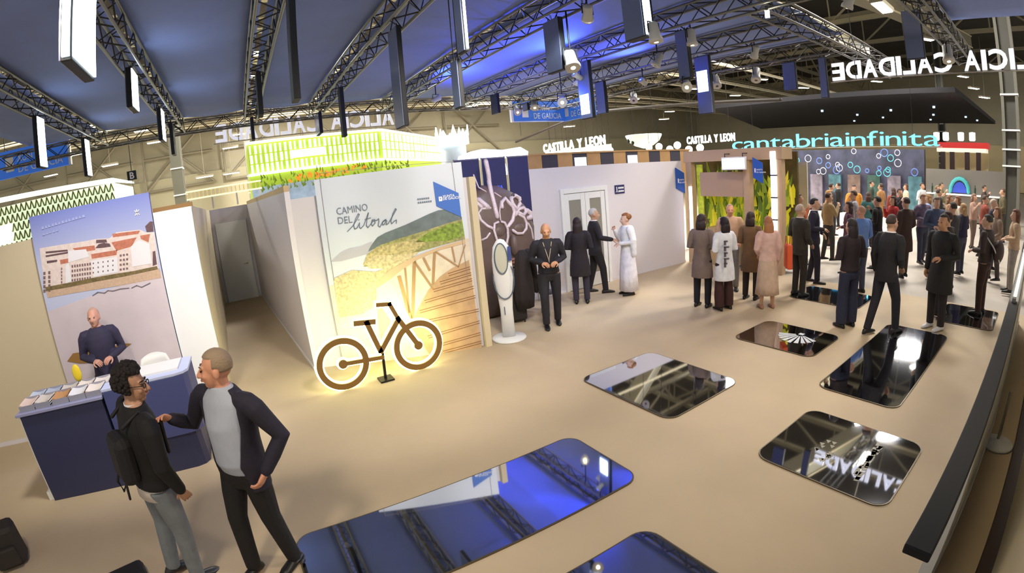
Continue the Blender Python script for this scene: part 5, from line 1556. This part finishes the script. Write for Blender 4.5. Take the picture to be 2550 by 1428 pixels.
    for (S, E, Wp), s in zip(armj, (-1, 1)):
        dv = (T(Wp) - T(E)).normalized()
        inward = V3((-s, .2, .15)) if abs(dv.z) > .6 else V3((-s * .5, 0, -1)) if abs(dv.x) < .75 else V3((0, -1, .2))
        hand_geo(hb, T(Wp), dv, inward, k * (.93 if fem else 1.0), .42, left=(s < 0))
    append_mesh(me, hb)
    msk = mat('skin_%d_%d_%d' % skin, skin, .55)
    me.materials.clear()
    me.materials.append(msk)
    bo = link('body', me, t, True)
    # face details
    if voxel < .016:
        for s in (-1, 1):
            MB().ell(Hd((s * .030, .0865, .014)), (.0105 * k, .006 * k, .0065 * k), 10, 7, rot=hr).build('eye', mat('eye_dark', (44, 34, 30), .25), bo, True)
            if near:
                MB().tube([Hd((s * .046, .078, .038)), Hd((s * .03, .091, .043)), Hd((s * .014, .091, .038))], .0045 * k, 5).build('eyebrow', mat('brow_%d' % hair[0], tuple(int(v * .8) for v in hair), .8), bo, True)
        if near:
            MB().tube([Hd((-.022, .094, -.051)), Hd((0, .101, -.05)), Hd((.022, .094, -.051))], .0052 * k, 6).build('lips', mat('lip_tone', (170, 108, 96), .5), bo, True)
    if glasses:
        for s in (-1, 1):
            MB().tube([Hd((s * .032 + .021 * math.cos(a * PI / 6), .100, .012 + .017 * math.sin(a * PI / 6))) for a in range(12)], .0028 * k, 5, closed=True).tube([Hd((s * .053, .098, .016)), Hd((s * .081, -.01, .018))], .0028 * k, 5).build('glasses_rim', M_BLACK, t, True)
    # ---------------- hair
    if hairstyle != 'bald':
        big = {'short': 1.07, 'grey': 1.05, 'curly': 1.26, 'long': 1.12, 'bob': 1.14, 'up': 1.13, 'thin': 1.03}.get(hairstyle, 1.07)
        hm = MB()
        n, m = (30, 20) if near else (20, 14)
        rnd = random.Random(NP)
        vs = []
        tmp = MB().ell((0, 0, 0), (1, 1, 1), n, m)
        line = {'thin': .35, 'grey': .28}.get(hairstyle, .2)
        for v in tmp.v:
            f = big
            face = v.y > .25 and v.z < .62 - .25 * (1 - v.y)
            side = v.z < (-.5 if hairstyle in ('long', 'bob', 'curly') else -.32) or (v.z < -.05 and v.y > -.05 and hairstyle not in ('long', 'bob', 'curly'))
            if hairstyle == 'thin' and v.z > .55:
                f = .96
            if face or side:
                f = .82
            elif hairstyle == 'curly':
                f += .09 * noise.noise(v * 4.5) + .05 * noise.noise(v * 9)
            elif near:
                f += .02 * noise.noise(v * 6)
            vs.append(Hd((v.x * .079 * f, -.018 + v.y * .098 * f, .036 + v.z * .100 * f)))
        hm.add(vs, tmp.f)
        if hairstyle in ('long', 'bob'):
            L = .34 if hairstyle == 'long' else .17
            r0 = []
            for j, (dz, rx, ry) in enumerate(((.03, .086, .06), (-.05, .098, .062), (-.14 if L > .2 else -.1, .10, .058), (-.24 if L > .2 else -.15, .092, .045), (-L + .04, .07, .03), (-L, .03, .015))):
                r0.append([Hd((rx * math.cos(2 * PI * i / 16), -.065 + ry * math.sin(2 * PI * i / 16), dz)) for i in range(16)])
            hm.ring_loft(r0)
        if hairstyle == 'up':
            hm.ell(Hd((0, -.10, .06)), (.06 * k, .055 * k, .06 * k), 12, 8)
            for i in range(7):
                hm.ell(Hd((rnd.uniform(-.06, .06), rnd.uniform(-.1, .0), rnd.uniform(.05, .12))), (.03 * k, .03 * k, .03 * k), 8, 6)
        if hairstyle == 'curly':
            for i in range(150 if near else 40):
                a, z = rnd.uniform(0, 2 * PI), rnd.uniform(-.45, 1)
                r = math.sqrt(max(0, 1 - z * z))
                v = V3((r * math.cos(a), r * math.sin(a), z))
                if v.y > .25 and v.z < .55:
                    continue
                hm.ell(Hd((v.x * .098, -.018 + v.y * .118, .036 + v.z * .122)), (.017 * k, .017 * k, .017 * k), 7, 5)
        hm.build('hair', mat('hair_%d_%d_%d' % hair, hair, .65 if hairstyle != 'curly' else .85, bump=.3, scale=70), t, True)
    # ---------------- clothing
    ct = mat('cloth_%d_%d_%d' % top, top, .8, var=.1, scale=12, bump=.15)
    cl = mat('cloth_%d_%d_%d' % legs, legs, .8, var=.1, scale=12, bump=.15)
    vx = max(.009, voxel * .9)
    # trousers
    if legstyle != 'skirt':
        q = MB()
        q.ring_loft([[T(p) for p in ringp((0, 0, z), rx * (1 + .0), ry)] for z, rx, ry in ((.80, .15, .10), (.88, .172, .125), (.97, .164, .118), (1.04, .150, .106))])
        fl = 1.5 if legstyle == 'flared' else 1.0
        for hip, kn, ank in legj:
            q.tube([(hip + V3((0, 0, -.02))) * k, (hip * .5 + kn * .5) * k, kn * k, (kn * .45 + ank * .55) * k, (ank + V3((0, 0, -.015))) * k],
                   [.100 * k, .092 * k, .074 * k * (fl * .25 + .75), .066 * k * fl, .060 * k * fl], 12, round_ends=False)
        me = remesh(q, vx, 2)
        me.materials.clear()
        me.materials.append(cl)
        link('trousers', me, t, True)
    else:
        q = MB()
        rings = []
        for z, rx, ry in ((1.06, .15, .11), (.96, .175, .135), (.75, .20, .16), (.45, .22, .185), (.10 if legs[0] > 215 else .28, .235, .20)):
            rr2 = []
            for i in range(36):
                a = 2 * PI * i / 36
                w = 1 + (.05 * math.sin(a * 9) * (1.06 - z))
                rr2.append(T((rx * w * math.cos(a), ry * w * math.sin(a), z)))
            rings.append(rr2)
        q.ring_loft(rings)
        q.build('skirt', cl, t, True)
    # upper garment
    hem = {'suit': .80, 'jacket': .93, 'coat': .58, 'shirt': .92, 'shawl': .86, 'polo': .9}[style]
    q = MB()
    th = .03
    prof = [(hem, .185, .14), ((hem + .98) / 2, .182, .138), (1.0, .172, .128 + belly), (1.12, .168, .124 + belly), (1.26, .184, .136 + belly * .6), (1.37, .194, .128), (1.43, .182, .108), (1.465, .142, .092), (1.50, .092, .080)]
    if style == 'coat':
        prof[0] = (hem, .215, .175)
        prof[1] = (.78, .205, .16)
    if style in ('suit',) and shirt:
        n = 26
        outer = []
        for z, rx, ry in prof:
            g = gap * (.6 + .9 * max(0, (z - 1.0)) if z > 1.0 else .55 + .5 * (1.0 - z)) * (1.0 if z < 1.3 else .8)
            ro, ri = [], []
            for i in range(n):
                a = PI / 2 + g + (2 * PI - 2 * g) * i / (n - 1)
                ro.append(T((rx * cs(z) * math.cos(a), ry * math.sin(a), z)))
                ri.append(T(((rx * cs(z) - th) * math.cos(a), (ry - th) * math.sin(a), z)))
            outer.append(ro + ri[::-1])
        q.ring_loft(outer)
    else:
        q.ring_loft([[T(p) for p in ringp((0, 0, z), rx * cs(z), ry, 24)] for z, rx, ry in prof])
    short_sl = style == 'polo' and False
    for (S, E, Wp), s in zip(armj, (-1, 1)):
        q.tube([T(S + V3((-s * .07, 0, .0))), T(S + V3((-s * .012, 0, -.008))), T(S * .8 + E * .2), T(S * .5 + E * .5), T(E), T(E * .5 + Wp * .5), T(E * .06 + Wp * .94)],
               [.062 * k, .070 * k, .071 * k, .064 * k, .060 * k, .052 * k, .043 * k], 12)
    if style == 'shawl':
        for s in (-1, 1):
            q.tube([T((s * .12, -.05, 1.44)), T((s * .23, -.04, 1.2)), T((s * .22, -.06, .9))], [.07 * k, .08 * k, .06 * k], 10)
    me = remesh(q, vx if style != 'suit' else min(vx, .013), 2)
    me.materials.clear()
    me.materials.append(ct)
    link({'suit': 'blazer', 'jacket': 'jacket', 'coat': 'coat', 'shirt': 'shirt', 'shawl': 'shawl', 'polo': 'pullover'}[style], me, t, True)
    # shirt
    if shirt:
        q = MB()
        q.ring_loft([[T(p) for p in ringp((0, .004, z), rx * cw, ry, 22)] for z, rx, ry in ((.92, .150, .118), (1.0, .152, .118 + belly), (1.12, .148, .116 + belly), (1.26, .16, .124 + belly * .6), (1.36, .172, .114), (1.42, .162, .098), (1.46, .128, .084), (1.495, .088, .074), (1.515, .07, .066))])
        me = remesh(q, vx, 2)
        me.materials.clear()
        me.materials.append(mat('cloth_%d_%d_%d' % shirt, shirt, .8, var=.04, scale=12, bump=.1))
        link('shirt', me, t, True)
    if collar or shirt:
        c_ = collar or shirt
        rings = [[T(p) for p in ringp((0, .0, z), r, r * .95, 20)] for z, r in ((1.455, .080), (1.50, .069), (1.515, .068), (1.51, .060), (1.46, .06))]
        MB().ring_loft(rings, False).build('collar', mat('cloth_%d_%d_%d' % c_, c_, .8), t, True)
    # shoes
    for hip, kn, ank in legj:
        rings = []
        for yy, w, hgt in ((-.085, .022, .05), (-.06, .036, .085), (0, .040, .095), (.07, .045, .07), (.13, .046, .055), (.175, .034, .042), (.192, .014, .03)):
            c = ank + V3((0, yy, 0))
            rings.append([V3((c.x + w * math.cos(2 * PI * i / 12), c.y, max(0.002, (hgt + .0) * (.5 + .5 * math.sin(2 * PI * i / 12))))) * k for i in range(12)])
        MB().ring_loft(rings).build('shoe', mat('shoe_%d_%d_%d' % shoes, shoes, .4), t, True)
    return t


GREYSKIN = (214, 170, 140)
# the two men in the foreground
p1 = person(-0.42, 3.14, 224, 'person in a navy blazer and pale shirt raising the right hand', 1.77, voxel=.009, top=(33, 29, 44), shirt=(172, 178, 192), legs=(17, 14, 16), hair=(150, 128, 104), skin=(214, 152, 122),
            style='suit', hairstyle='grey', arms=('pocket', ((.17, .02, -.25), (.15, .20, -.13))), head_yaw=-48, stride=.22, belly=.035, gap=1.3, wide=1.1, tilt=3)
p2 = person(-1.15, 3.33, 30, 'person in a black jacket and grey jeans with a backpack, seen from behind', 1.76, voxel=.009, top=(13, 12, 14), legs=(118, 124, 130), hair=(26, 18, 16), skin=(186, 140, 112),
            style='jacket', hairstyle='curly', arms=('down', ((.06, .0, -.28), (.02, .1, -.52))), wide=1.12, head_yaw=-40, glasses=True, collar=(214, 214, 222), stride=.1, shoes=(40, 40, 44), tilt=7.5)
m_ = MB().ring_loft([[V3((r * math.cos(2 * PI * i / 20) * 1.1, r * .8 * math.sin(2 * PI * i / 20), z)) for i in range(20)] for r, z in ((.15, 1.0), (.158, .93), (.166, .84))])
m_.build('shirt_hem', mat('shirt_hem', (216, 208, 200), .8), p2, True)
bp = MB().box((-.13, -.23, 1.0), (.13, -.10, 1.34)).build('backpack', mat('backpack_black', (20, 18, 22), .7), p2, bevel=.05)
for s in (-1, 1):
    MB().tube([(s * .11, -.14, 1.42), (s * .13, -.02, 1.50), (s * .13, .12, 1.38), (s * .12, .13, 1.15)], .014, 6).build('strap', mat('backpack_black', (20, 18, 22)), bp, True)
MB().tube([(-.12, -.2, 1.02), (-.17, -.22, .92), (-.15, -.2, .84), (-.10, -.18, .92), (-.09, -.19, .80)], .010, 6).build('loose_strap', mat('backpack_black', (20, 18, 22)), bp, True)
# host behind the counter
person(-2.17, 6.50, -78, 'person in a dark navy pullover standing behind the navy counter', 1.75, voxel=.012, top=(52, 48, 74), legs=(40, 36, 54), hair=(196, 160, 140), skin=(214, 160, 140), style='polo', hairstyle='thin', arms=('hold', 'hold'), head_yaw=-10)
# man by the giant face
p4 = person(4.52, 6.52, -118, 'person in a black suit with a lanyard holding a phone beside the giant face', 1.75, voxel=.012, top=(30, 26, 32), legs=(32, 28, 34), skin=(196, 142, 104), style='jacket', hairstyle='bald', arms=('hold', 'hold'), head_pitch=12, stride=.22)
MB().tube([(-.07, .1, 1.45), (-.01, .15, 1.2), (.0, .16, 1.12), (.01, .15, 1.2), (.07, .1, 1.45)], .006, 5).build('lanyard', mat('lanyard_tan', (190, 170, 140), .7), p4)
ph = thing('phone', 'small phone between the hands of the person with the lanyard', 'phone', (4.44, 6.30, 1.10))
MB().box((-.07, -.01, -.035), (.07, .0, .035)).build('case', M_BLACK, ph, bevel=.005)
MB().box((-.065, .0, -.03), (.065, .002, .03)).build('screen', mat('phone_screen', (190, 190, 196), .2), ph)
# group in front of the white door
p5 = person(5.76, 7.24, 52, 'person in a long black coat, back turned, by the door', 1.68, True, .013, top=(34, 27, 33), legs=(52, 46, 62), hair=(42, 26, 24), style='coat', hairstyle='long', arms=('hold', 'hold'))
person(6.5, 7.62, -28, 'person in a dark suit facing right in front of the door', 1.78, False, .013, top=(36, 30, 36), shirt=(236, 236, 240), legs=(30, 24, 28), hair=(196, 190, 184), style='suit', hairstyle='grey', arms=('hold', 'out'), stride=.3)
p7 = person(6.82, 7.0, 158, 'person in a long white dress and white shawl, right of the door', 1.66, True, .013, top=(240, 238, 242), legs=(238, 234, 244), hair=(150, 94, 50), skin=(220, 180, 160), style='shawl', hairstyle='up', arms=('hold', 'face'), legstyle='skirt')
# group by the garden pavilion
person(7.02, 5.28, 15, 'person in a grey-brown wool coat at the left of the pavilion group', 1.68, True, .013, top=(116, 98, 88), legs=(18, 17, 26), hair=(42, 24, 22), style='coat', hairstyle='bob', arms=('hold', 'hold'))
p9 = person(7.12, 4.86, 72, 'person in a white printed jacket, back turned', 1.64, True, .013, top=(232, 234, 244), legs=(62, 34, 34), hair=(30, 16, 20), style='coat', hairstyle='bob', arms=('hold', 'hold'), legstyle='flared')
m_ = MB()
for i, (z, w) in enumerate(((1.24, .06), (1.14, .09), (1.04, .06), (.94, .09), (.86, .05))):
    m_.box((-.14, -.2 + i * .0, z), (-.14 + w, -.165, z + .025))
    m_.box((-.14, -.2, z - .05), (-.115, -.165, z + .025))
m_.build('back_print', mat('print_dark_grey', (110, 104, 112), .7), p9)
person(8.35, 5.55, -140, 'person in a beige jacket behind the grey-brown coat and the white jacket', 1.76, False, .014, top=(186, 150, 124), legs=(132, 126, 118), hair=(150, 120, 100), skin=(198, 142, 112), style='jacket', hairstyle='thin', arms=('low', 'low'))
person(8.0, 4.85, 10, 'person in an olive brown coat next to the person in pale pink', 1.66, True, .014, top=(112, 84, 54), legs=(44, 34, 28), hair=(46, 30, 26), style='coat', hairstyle='bob', arms=('hold', 'down'))
person(7.68, 4.30, 48, 'person in a pale pink dress, back turned', 1.63, True, .013, top=(222, 186, 178), legs=(206, 180, 160), hair=(176, 118, 78), style='shirt', hairstyle='long', arms=('low', 'down'), legstyle='skirt', shoes=(170, 120, 100))
bg_ = thing('shopping_bag', 'bright orange bag hanging beside the person in pale pink', 'bag', (7.92, 4.02, .72), math.radians(40))
MB().prism([(-.16, -.05, 0), (.16, -.05, 0), (.13, -.05, .42), (-.13, -.05, .42)], (0, .1, 0)).build('pouch', mat('bag_orange', (226, 92, 48), .6), bg_, bevel=.02)
for yy in (-.04, .04):
    MB().tube([(-.07, yy, .4), (-.05, yy, .56), (.05, yy, .56), (.07, yy, .4)], .008, 6).build('handle', mat('bag_orange_dark', (180, 70, 40), .6), bg_, True)
# right-hand crowd, front rank
person(8.80, 4.22, -25, 'person in an olive suit facing right, left end of the crowd', 1.75, False, .014, top=(46, 42, 34), legs=(38, 34, 30), shirt=(200, 190, 184), hair=(170, 150, 140), style='suit', hairstyle='grey', arms=('hold', 'low'))
person(10.0, 4.45, -70, 'person in a navy suit and white shirt behind the person in olive', 1.80, False, .014, top=(32, 28, 48), shirt=(214, 214, 230), legs=(28, 22, 34), hair=(30, 26, 26), style='suit', hairstyle='short', arms=('low', 'hold'), stride=.2)
person(7.56, 2.72, 62, 'person in a dark coat and wide navy trousers, back turned', 1.70, True, .013, top=(36, 24, 32), legs=(38, 42, 66), hair=(26, 14, 20), style='jacket', hairstyle='long', arms=('hold', 'hold'), legstyle='flared', wide=1.15)
person(7.56, 2.12, -22, 'person in a black suit walking to the right across the long mirror pad', 1.79, False, .012, top=(24, 22, 28), shirt=(226, 222, 224), legs=(30, 28, 38), hair=(58, 44, 40), style='suit', hairstyle='short', arms=('down', 'low'), stride=.42, lean=6, gap=.35)
person(8.38, 1.42, 152, 'person in a long black coat facing left near the low partition', 1.80, False, .012, top=(22, 20, 18), legs=(34, 28, 28), hair=(52, 40, 34), skin=(186, 136, 100), style='coat', hairstyle='short', arms=('hold', 'down'), shoes=(210, 210, 214), wide=1.12)
person(9.2, 1.50, 75, 'person in a brown jacket and navy jeans seen from behind the person in black', 1.76, False, .015, top=(56, 40, 34), legs=(34, 34, 48), hair=(70, 40, 32), style='jacket', hairstyle='short', arms=('hold', 'down'), wide=1.1)
p_ = person(9.75, .84, 80, 'person in a dark brown padded jacket with a white-strapped bag at the right', 1.72, False, .015, top=(62, 48, 44), legs=(60, 36, 28), hair=(64, 60, 50), style='jacket', hairstyle='short', arms=('hold', 'hold'), wide=1.2)
MB().ell((-.02, -.24, 1.12), (.17, .1, .2), 16, 10).build('shoulder_bag', mat('bag_brown', (64, 44, 38), .6), p_, True)
MB().tube([(-.2, .0, 1.42), (-.22, -.2, 1.2), (-.1, -.3, .95)], .012, 6).build('bag_strap', mat('strap_white', (220, 216, 210), .6), p_, True)
person(12.0, .42, 100, 'person in a beige top at the far right edge of the crowd', 1.70, True, .018, top=(190, 160, 128), legs=(150, 140, 130), hair=(110, 70, 50), style='shirt', hairstyle='bob', arms=('hold', 'hold'))
person(9.75, 3.30, 70, 'person in a light blue padded jacket behind the person in the dark coat', 1.72, False, .015, top=(96, 128, 192), legs=(60, 64, 80), hair=(180, 136, 110), skin=(206, 150, 124), style='jacket', hairstyle='thin', arms=('low', 'low'), wide=1.15)
# right-hand crowd, further back
CR = [
    (14.8, 6.1, -60, 'person in a mustard coat behind the navy suit', (196, 140, 84), (90, 70, 60), (190, 140, 80), 'coat', 'long', 1),
    (16.6, 5.9, -160, 'person in bright orange beneath the cyan letters', (226, 152, 60), (70, 60, 60), (60, 44, 40), 'jacket', 'short', 0),
    (12.3, 3.75, 90, 'person in black with a shoulder bag behind the light blue jacket', (26, 20, 24), (40, 34, 38), (40, 30, 28), 'jacket', 'short', 0),
    (15.8, 4.1, -120, 'person in a dark jacket in the middle of the crowd', (44, 34, 42), (40, 34, 38), (70, 50, 40), 'jacket', 'short', 0),
    (11.8, 2.9, 60, 'person in a dark brown coat right of the walking person in black', (66, 46, 40), (64, 56, 50), (60, 44, 36), 'coat', 'short', 0),
    (13.9, 2.95, -130, 'person in a mauve jacket in the crowd', (104, 90, 112), (52, 54, 74), (120, 84, 60), 'jacket', 'short', 0),
    (15.6, 3.15, 100, 'person in a pale blue shirt deep in the crowd', (150, 172, 224), (80, 80, 90), (150, 110, 70), 'shirt', 'bob', 1),
    (19.0, 3.5, -100, 'person in grey-green far back in the crowd', (120, 130, 118), (70, 70, 70), (120, 100, 70), 'jacket', 'short', 0),
    (13.1, 1.75, 70, 'person in a navy jacket behind the brown jacket, right side of the crowd', (40, 38, 66), (60, 60, 80), (176, 142, 96), 'jacket', 'long', 1),
    (17.5, 2.0, -110, 'person in dusty pink far back near the pillar', (176, 140, 124), (110, 90, 80), (130, 100, 80), 'shirt', 'bob', 1),
    (14.4, 1.12, -100, 'person in a dark jacket near the grey pillar', (42, 38, 52), (40, 36, 44), (190, 170, 150), 'jacket', 'grey', 0),
    (22.0, 3.9, -90, 'person in khaki in front of the grey counter', (140, 126, 84), (90, 84, 74), (60, 50, 40), 'jacket', 'short', 0),
    (21.5, 5.3, 120, 'person in cream beside the grey counter', (216, 202, 176), (110, 100, 90), (90, 60, 40), 'shirt', 'bob', 1),
    (22.0, 7.0, -70, 'person in dark green under the cyan letters', (54, 66, 54), (50, 50, 50), (40, 34, 30), 'jacket', 'short', 0),
    (19.5, 7.6, 90, 'person in black under the left end of the cyan letters', (28, 26, 30), (30, 28, 34), (44, 32, 28), 'coat', 'short', 0),
    (18.0, 4.9, 40, 'person in rust red in the middle distance of the crowd', (150, 70, 52), (60, 44, 44), (70, 44, 34), 'jacket', 'long', 1),
    (19.8, 1.2, 100, 'person in olive right beside the grey pillar', (92, 84, 58), (60, 56, 48), (90, 70, 50), 'jacket', 'short', 0),
    (17.0, 6.9, -40, 'person in charcoal far back left in the crowd', (58, 58, 66), (44, 44, 50), (50, 40, 34), 'jacket', 'short', 0),
    (16.2, 2.6, -80, 'person in tan between the navy jacket and the pale blue shirt', (166, 130, 96), (80, 70, 60), (130, 90, 60), 'coat', 'bob', 1),
    (13.2, 4.7, 120, 'person in a light grey shirt behind the navy suit', (168, 164, 176), (60, 58, 66), (80, 56, 42), 'shirt', 'short', 0),
    (23.0, 2.2, -90, 'person in dark brown behind the grey counter end', (70, 52, 44), (60, 50, 44), (60, 44, 36), 'jacket', 'short', 0),
    (11.6, 5.6, -50, 'person in terracotta beside the LED column', (186, 104, 70), (70, 60, 64), (80, 54, 44), 'jacket', 'short', 0),
]
CR += [
    (11.2, 4.1, 110, 'person in a plum cardigan just right of the navy suit', (92, 50, 66), (50, 46, 56), (66, 44, 36), 'jacket', 'bob', 1),
    (12.6, 5.2, -40, 'person in a sand blazer near the pale blank board', (176, 150, 112), (60, 56, 54), (70, 52, 40), 'jacket', 'short', 0),
    (13.6, 3.7, 140, 'person in a scarlet top in the thick of the crowd', (176, 44, 40), (44, 40, 46), (54, 34, 28), 'shirt', 'long', 1),
    (12.4, 2.3, -150, 'person in a slate blue pullover behind the person in the long black coat', (76, 86, 112), (46, 46, 56), (84, 60, 44), 'jacket', 'short', 0),
    (11.4, 1.75, 60, 'person in a dark grey coat between the brown jacket and the padded jacket', (62, 60, 62), (44, 42, 46), (60, 46, 38), 'coat', 'grey', 0),
    (15.2, 2.2, 120, 'person in ivory with dark trousers deep in the crowd', (224, 214, 196), (50, 44, 50), (120, 80, 50), 'shirt', 'bob', 1),
    (17.6, 3.2, -60, 'person in a black jacket in front of the grey counter', (34, 30, 34), (52, 50, 56), (56, 44, 38), 'jacket', 'short', 0),
    (18.8, 5.6, 80, 'person in a camel coat below the middle of the cyan letters', (170, 124, 76), (60, 52, 48), (64, 48, 38), 'coat', 'short', 0),
    (15.4, 5.0, 30, 'person in teal below the middle of the cyan letters', (60, 110, 112), (50, 50, 58), (80, 54, 40), 'jacket', 'long', 1),
    (20.5, 4.4, -110, 'person in white shirt sleeves by the grey counter', (226, 226, 226), (60, 58, 62), (70, 54, 44), 'shirt', 'short', 0),
    (13.0, .9, 120, 'person in a taupe jacket at the right edge behind the padded jacket', (140, 118, 100), (66, 58, 54), (130, 92, 60), 'jacket', 'long', 1),
    (16.0, 1.5, -70, 'person in a brick red pullover near the grey pillar', (140, 66, 50), (56, 52, 56), (80, 64, 52), 'jacket', 'short', 0),
]
rc = random.Random(2)
for (x, y, hd, lab, tp, lg, hr_, stl, hs, fm) in CR:
    person(x, y, hd, lab, rc.uniform(1.64, 1.70) if fm else rc.uniform(1.72, 1.82), bool(fm), .024, top=tp, legs=lg, hair=hr_, style=stl, hairstyle=hs, arms=(rc.choice(['hold', 'low', 'down']), rc.choice(['hold', 'low', 'face'])), stride=rc.uniform(0, .2))

# ------------------------------------------------------------------ coat over the suitcase, bags on the floor
t = thing('draped_coat', 'dark brown coat draped over the suitcase handle beside the person with the lanyard', 'coat', (4.33, 6.98, 0))
rings = []
for z, rx, ry in ((.28, .17, .09), (.5, .19, .12), (.8, .17, .12), (1.05, .14, .10), (1.22, .12, .08), (1.3, .05, .04)):
    rings.append([V3((rx * (1 + .12 * math.sin(5 * a_)) * math.cos(a_) - .02, ry * (1 + .12 * math.cos(4 * a_)) * math.sin(a_), z)) for a_ in [2 * PI * i / 28 for i in range(28)]])
MB().ring_loft(rings).build('cloth', mat('coat_dark', (42, 34, 32), .85, bump=.3, scale=10), t, True)
MB().tube([(.1, .0, 1.24), (.2, .02, .95), (.22, .0, .55)], [.07, .065, .055], 10).build('sleeve', mat('coat_dark', (42, 34, 32)), t, True)
t = thing('floor_bag', 'black flat bag lying on the floor at the bottom left edge', 'bag', (-1.72, 3.42, 0), .35)
MB().box((-.22, -.12, .0), (.22, .12, .1)).build('pouch', mat('backpack_black', (20, 18, 22)), t, bevel=.04)
MB().tube([(-.1, -.12, .06), (-.1, -.2, .08), (.1, -.2, .08), (.1, -.12, .06)], .012, 6).build('handle', M_ALU, t, True)
t = thing('backpack', 'dark backpack on the floor at the left edge of the picture', 'bag', (-3.02, 4.05, 0), .3)
MB().box((-.17, -.12, 0), (.17, .12, .42)).build('pouch', mat('backpack_grey', (44, 38, 34), .7), t, bevel=.06)
MB().box((-.12, -.17, .05), (.12, -.1, .24)).build('front_pocket', mat('backpack_grey', (44, 38, 34)), t, bevel=.02)
MB().tube([(-.05, 0, .41), (-.04, 0, .47), (.04, 0, .47), (.05, 0, .41)], .01, 6).build('handle', M_BLACK, t, True)

bpy.data.scenes.remove(TS)
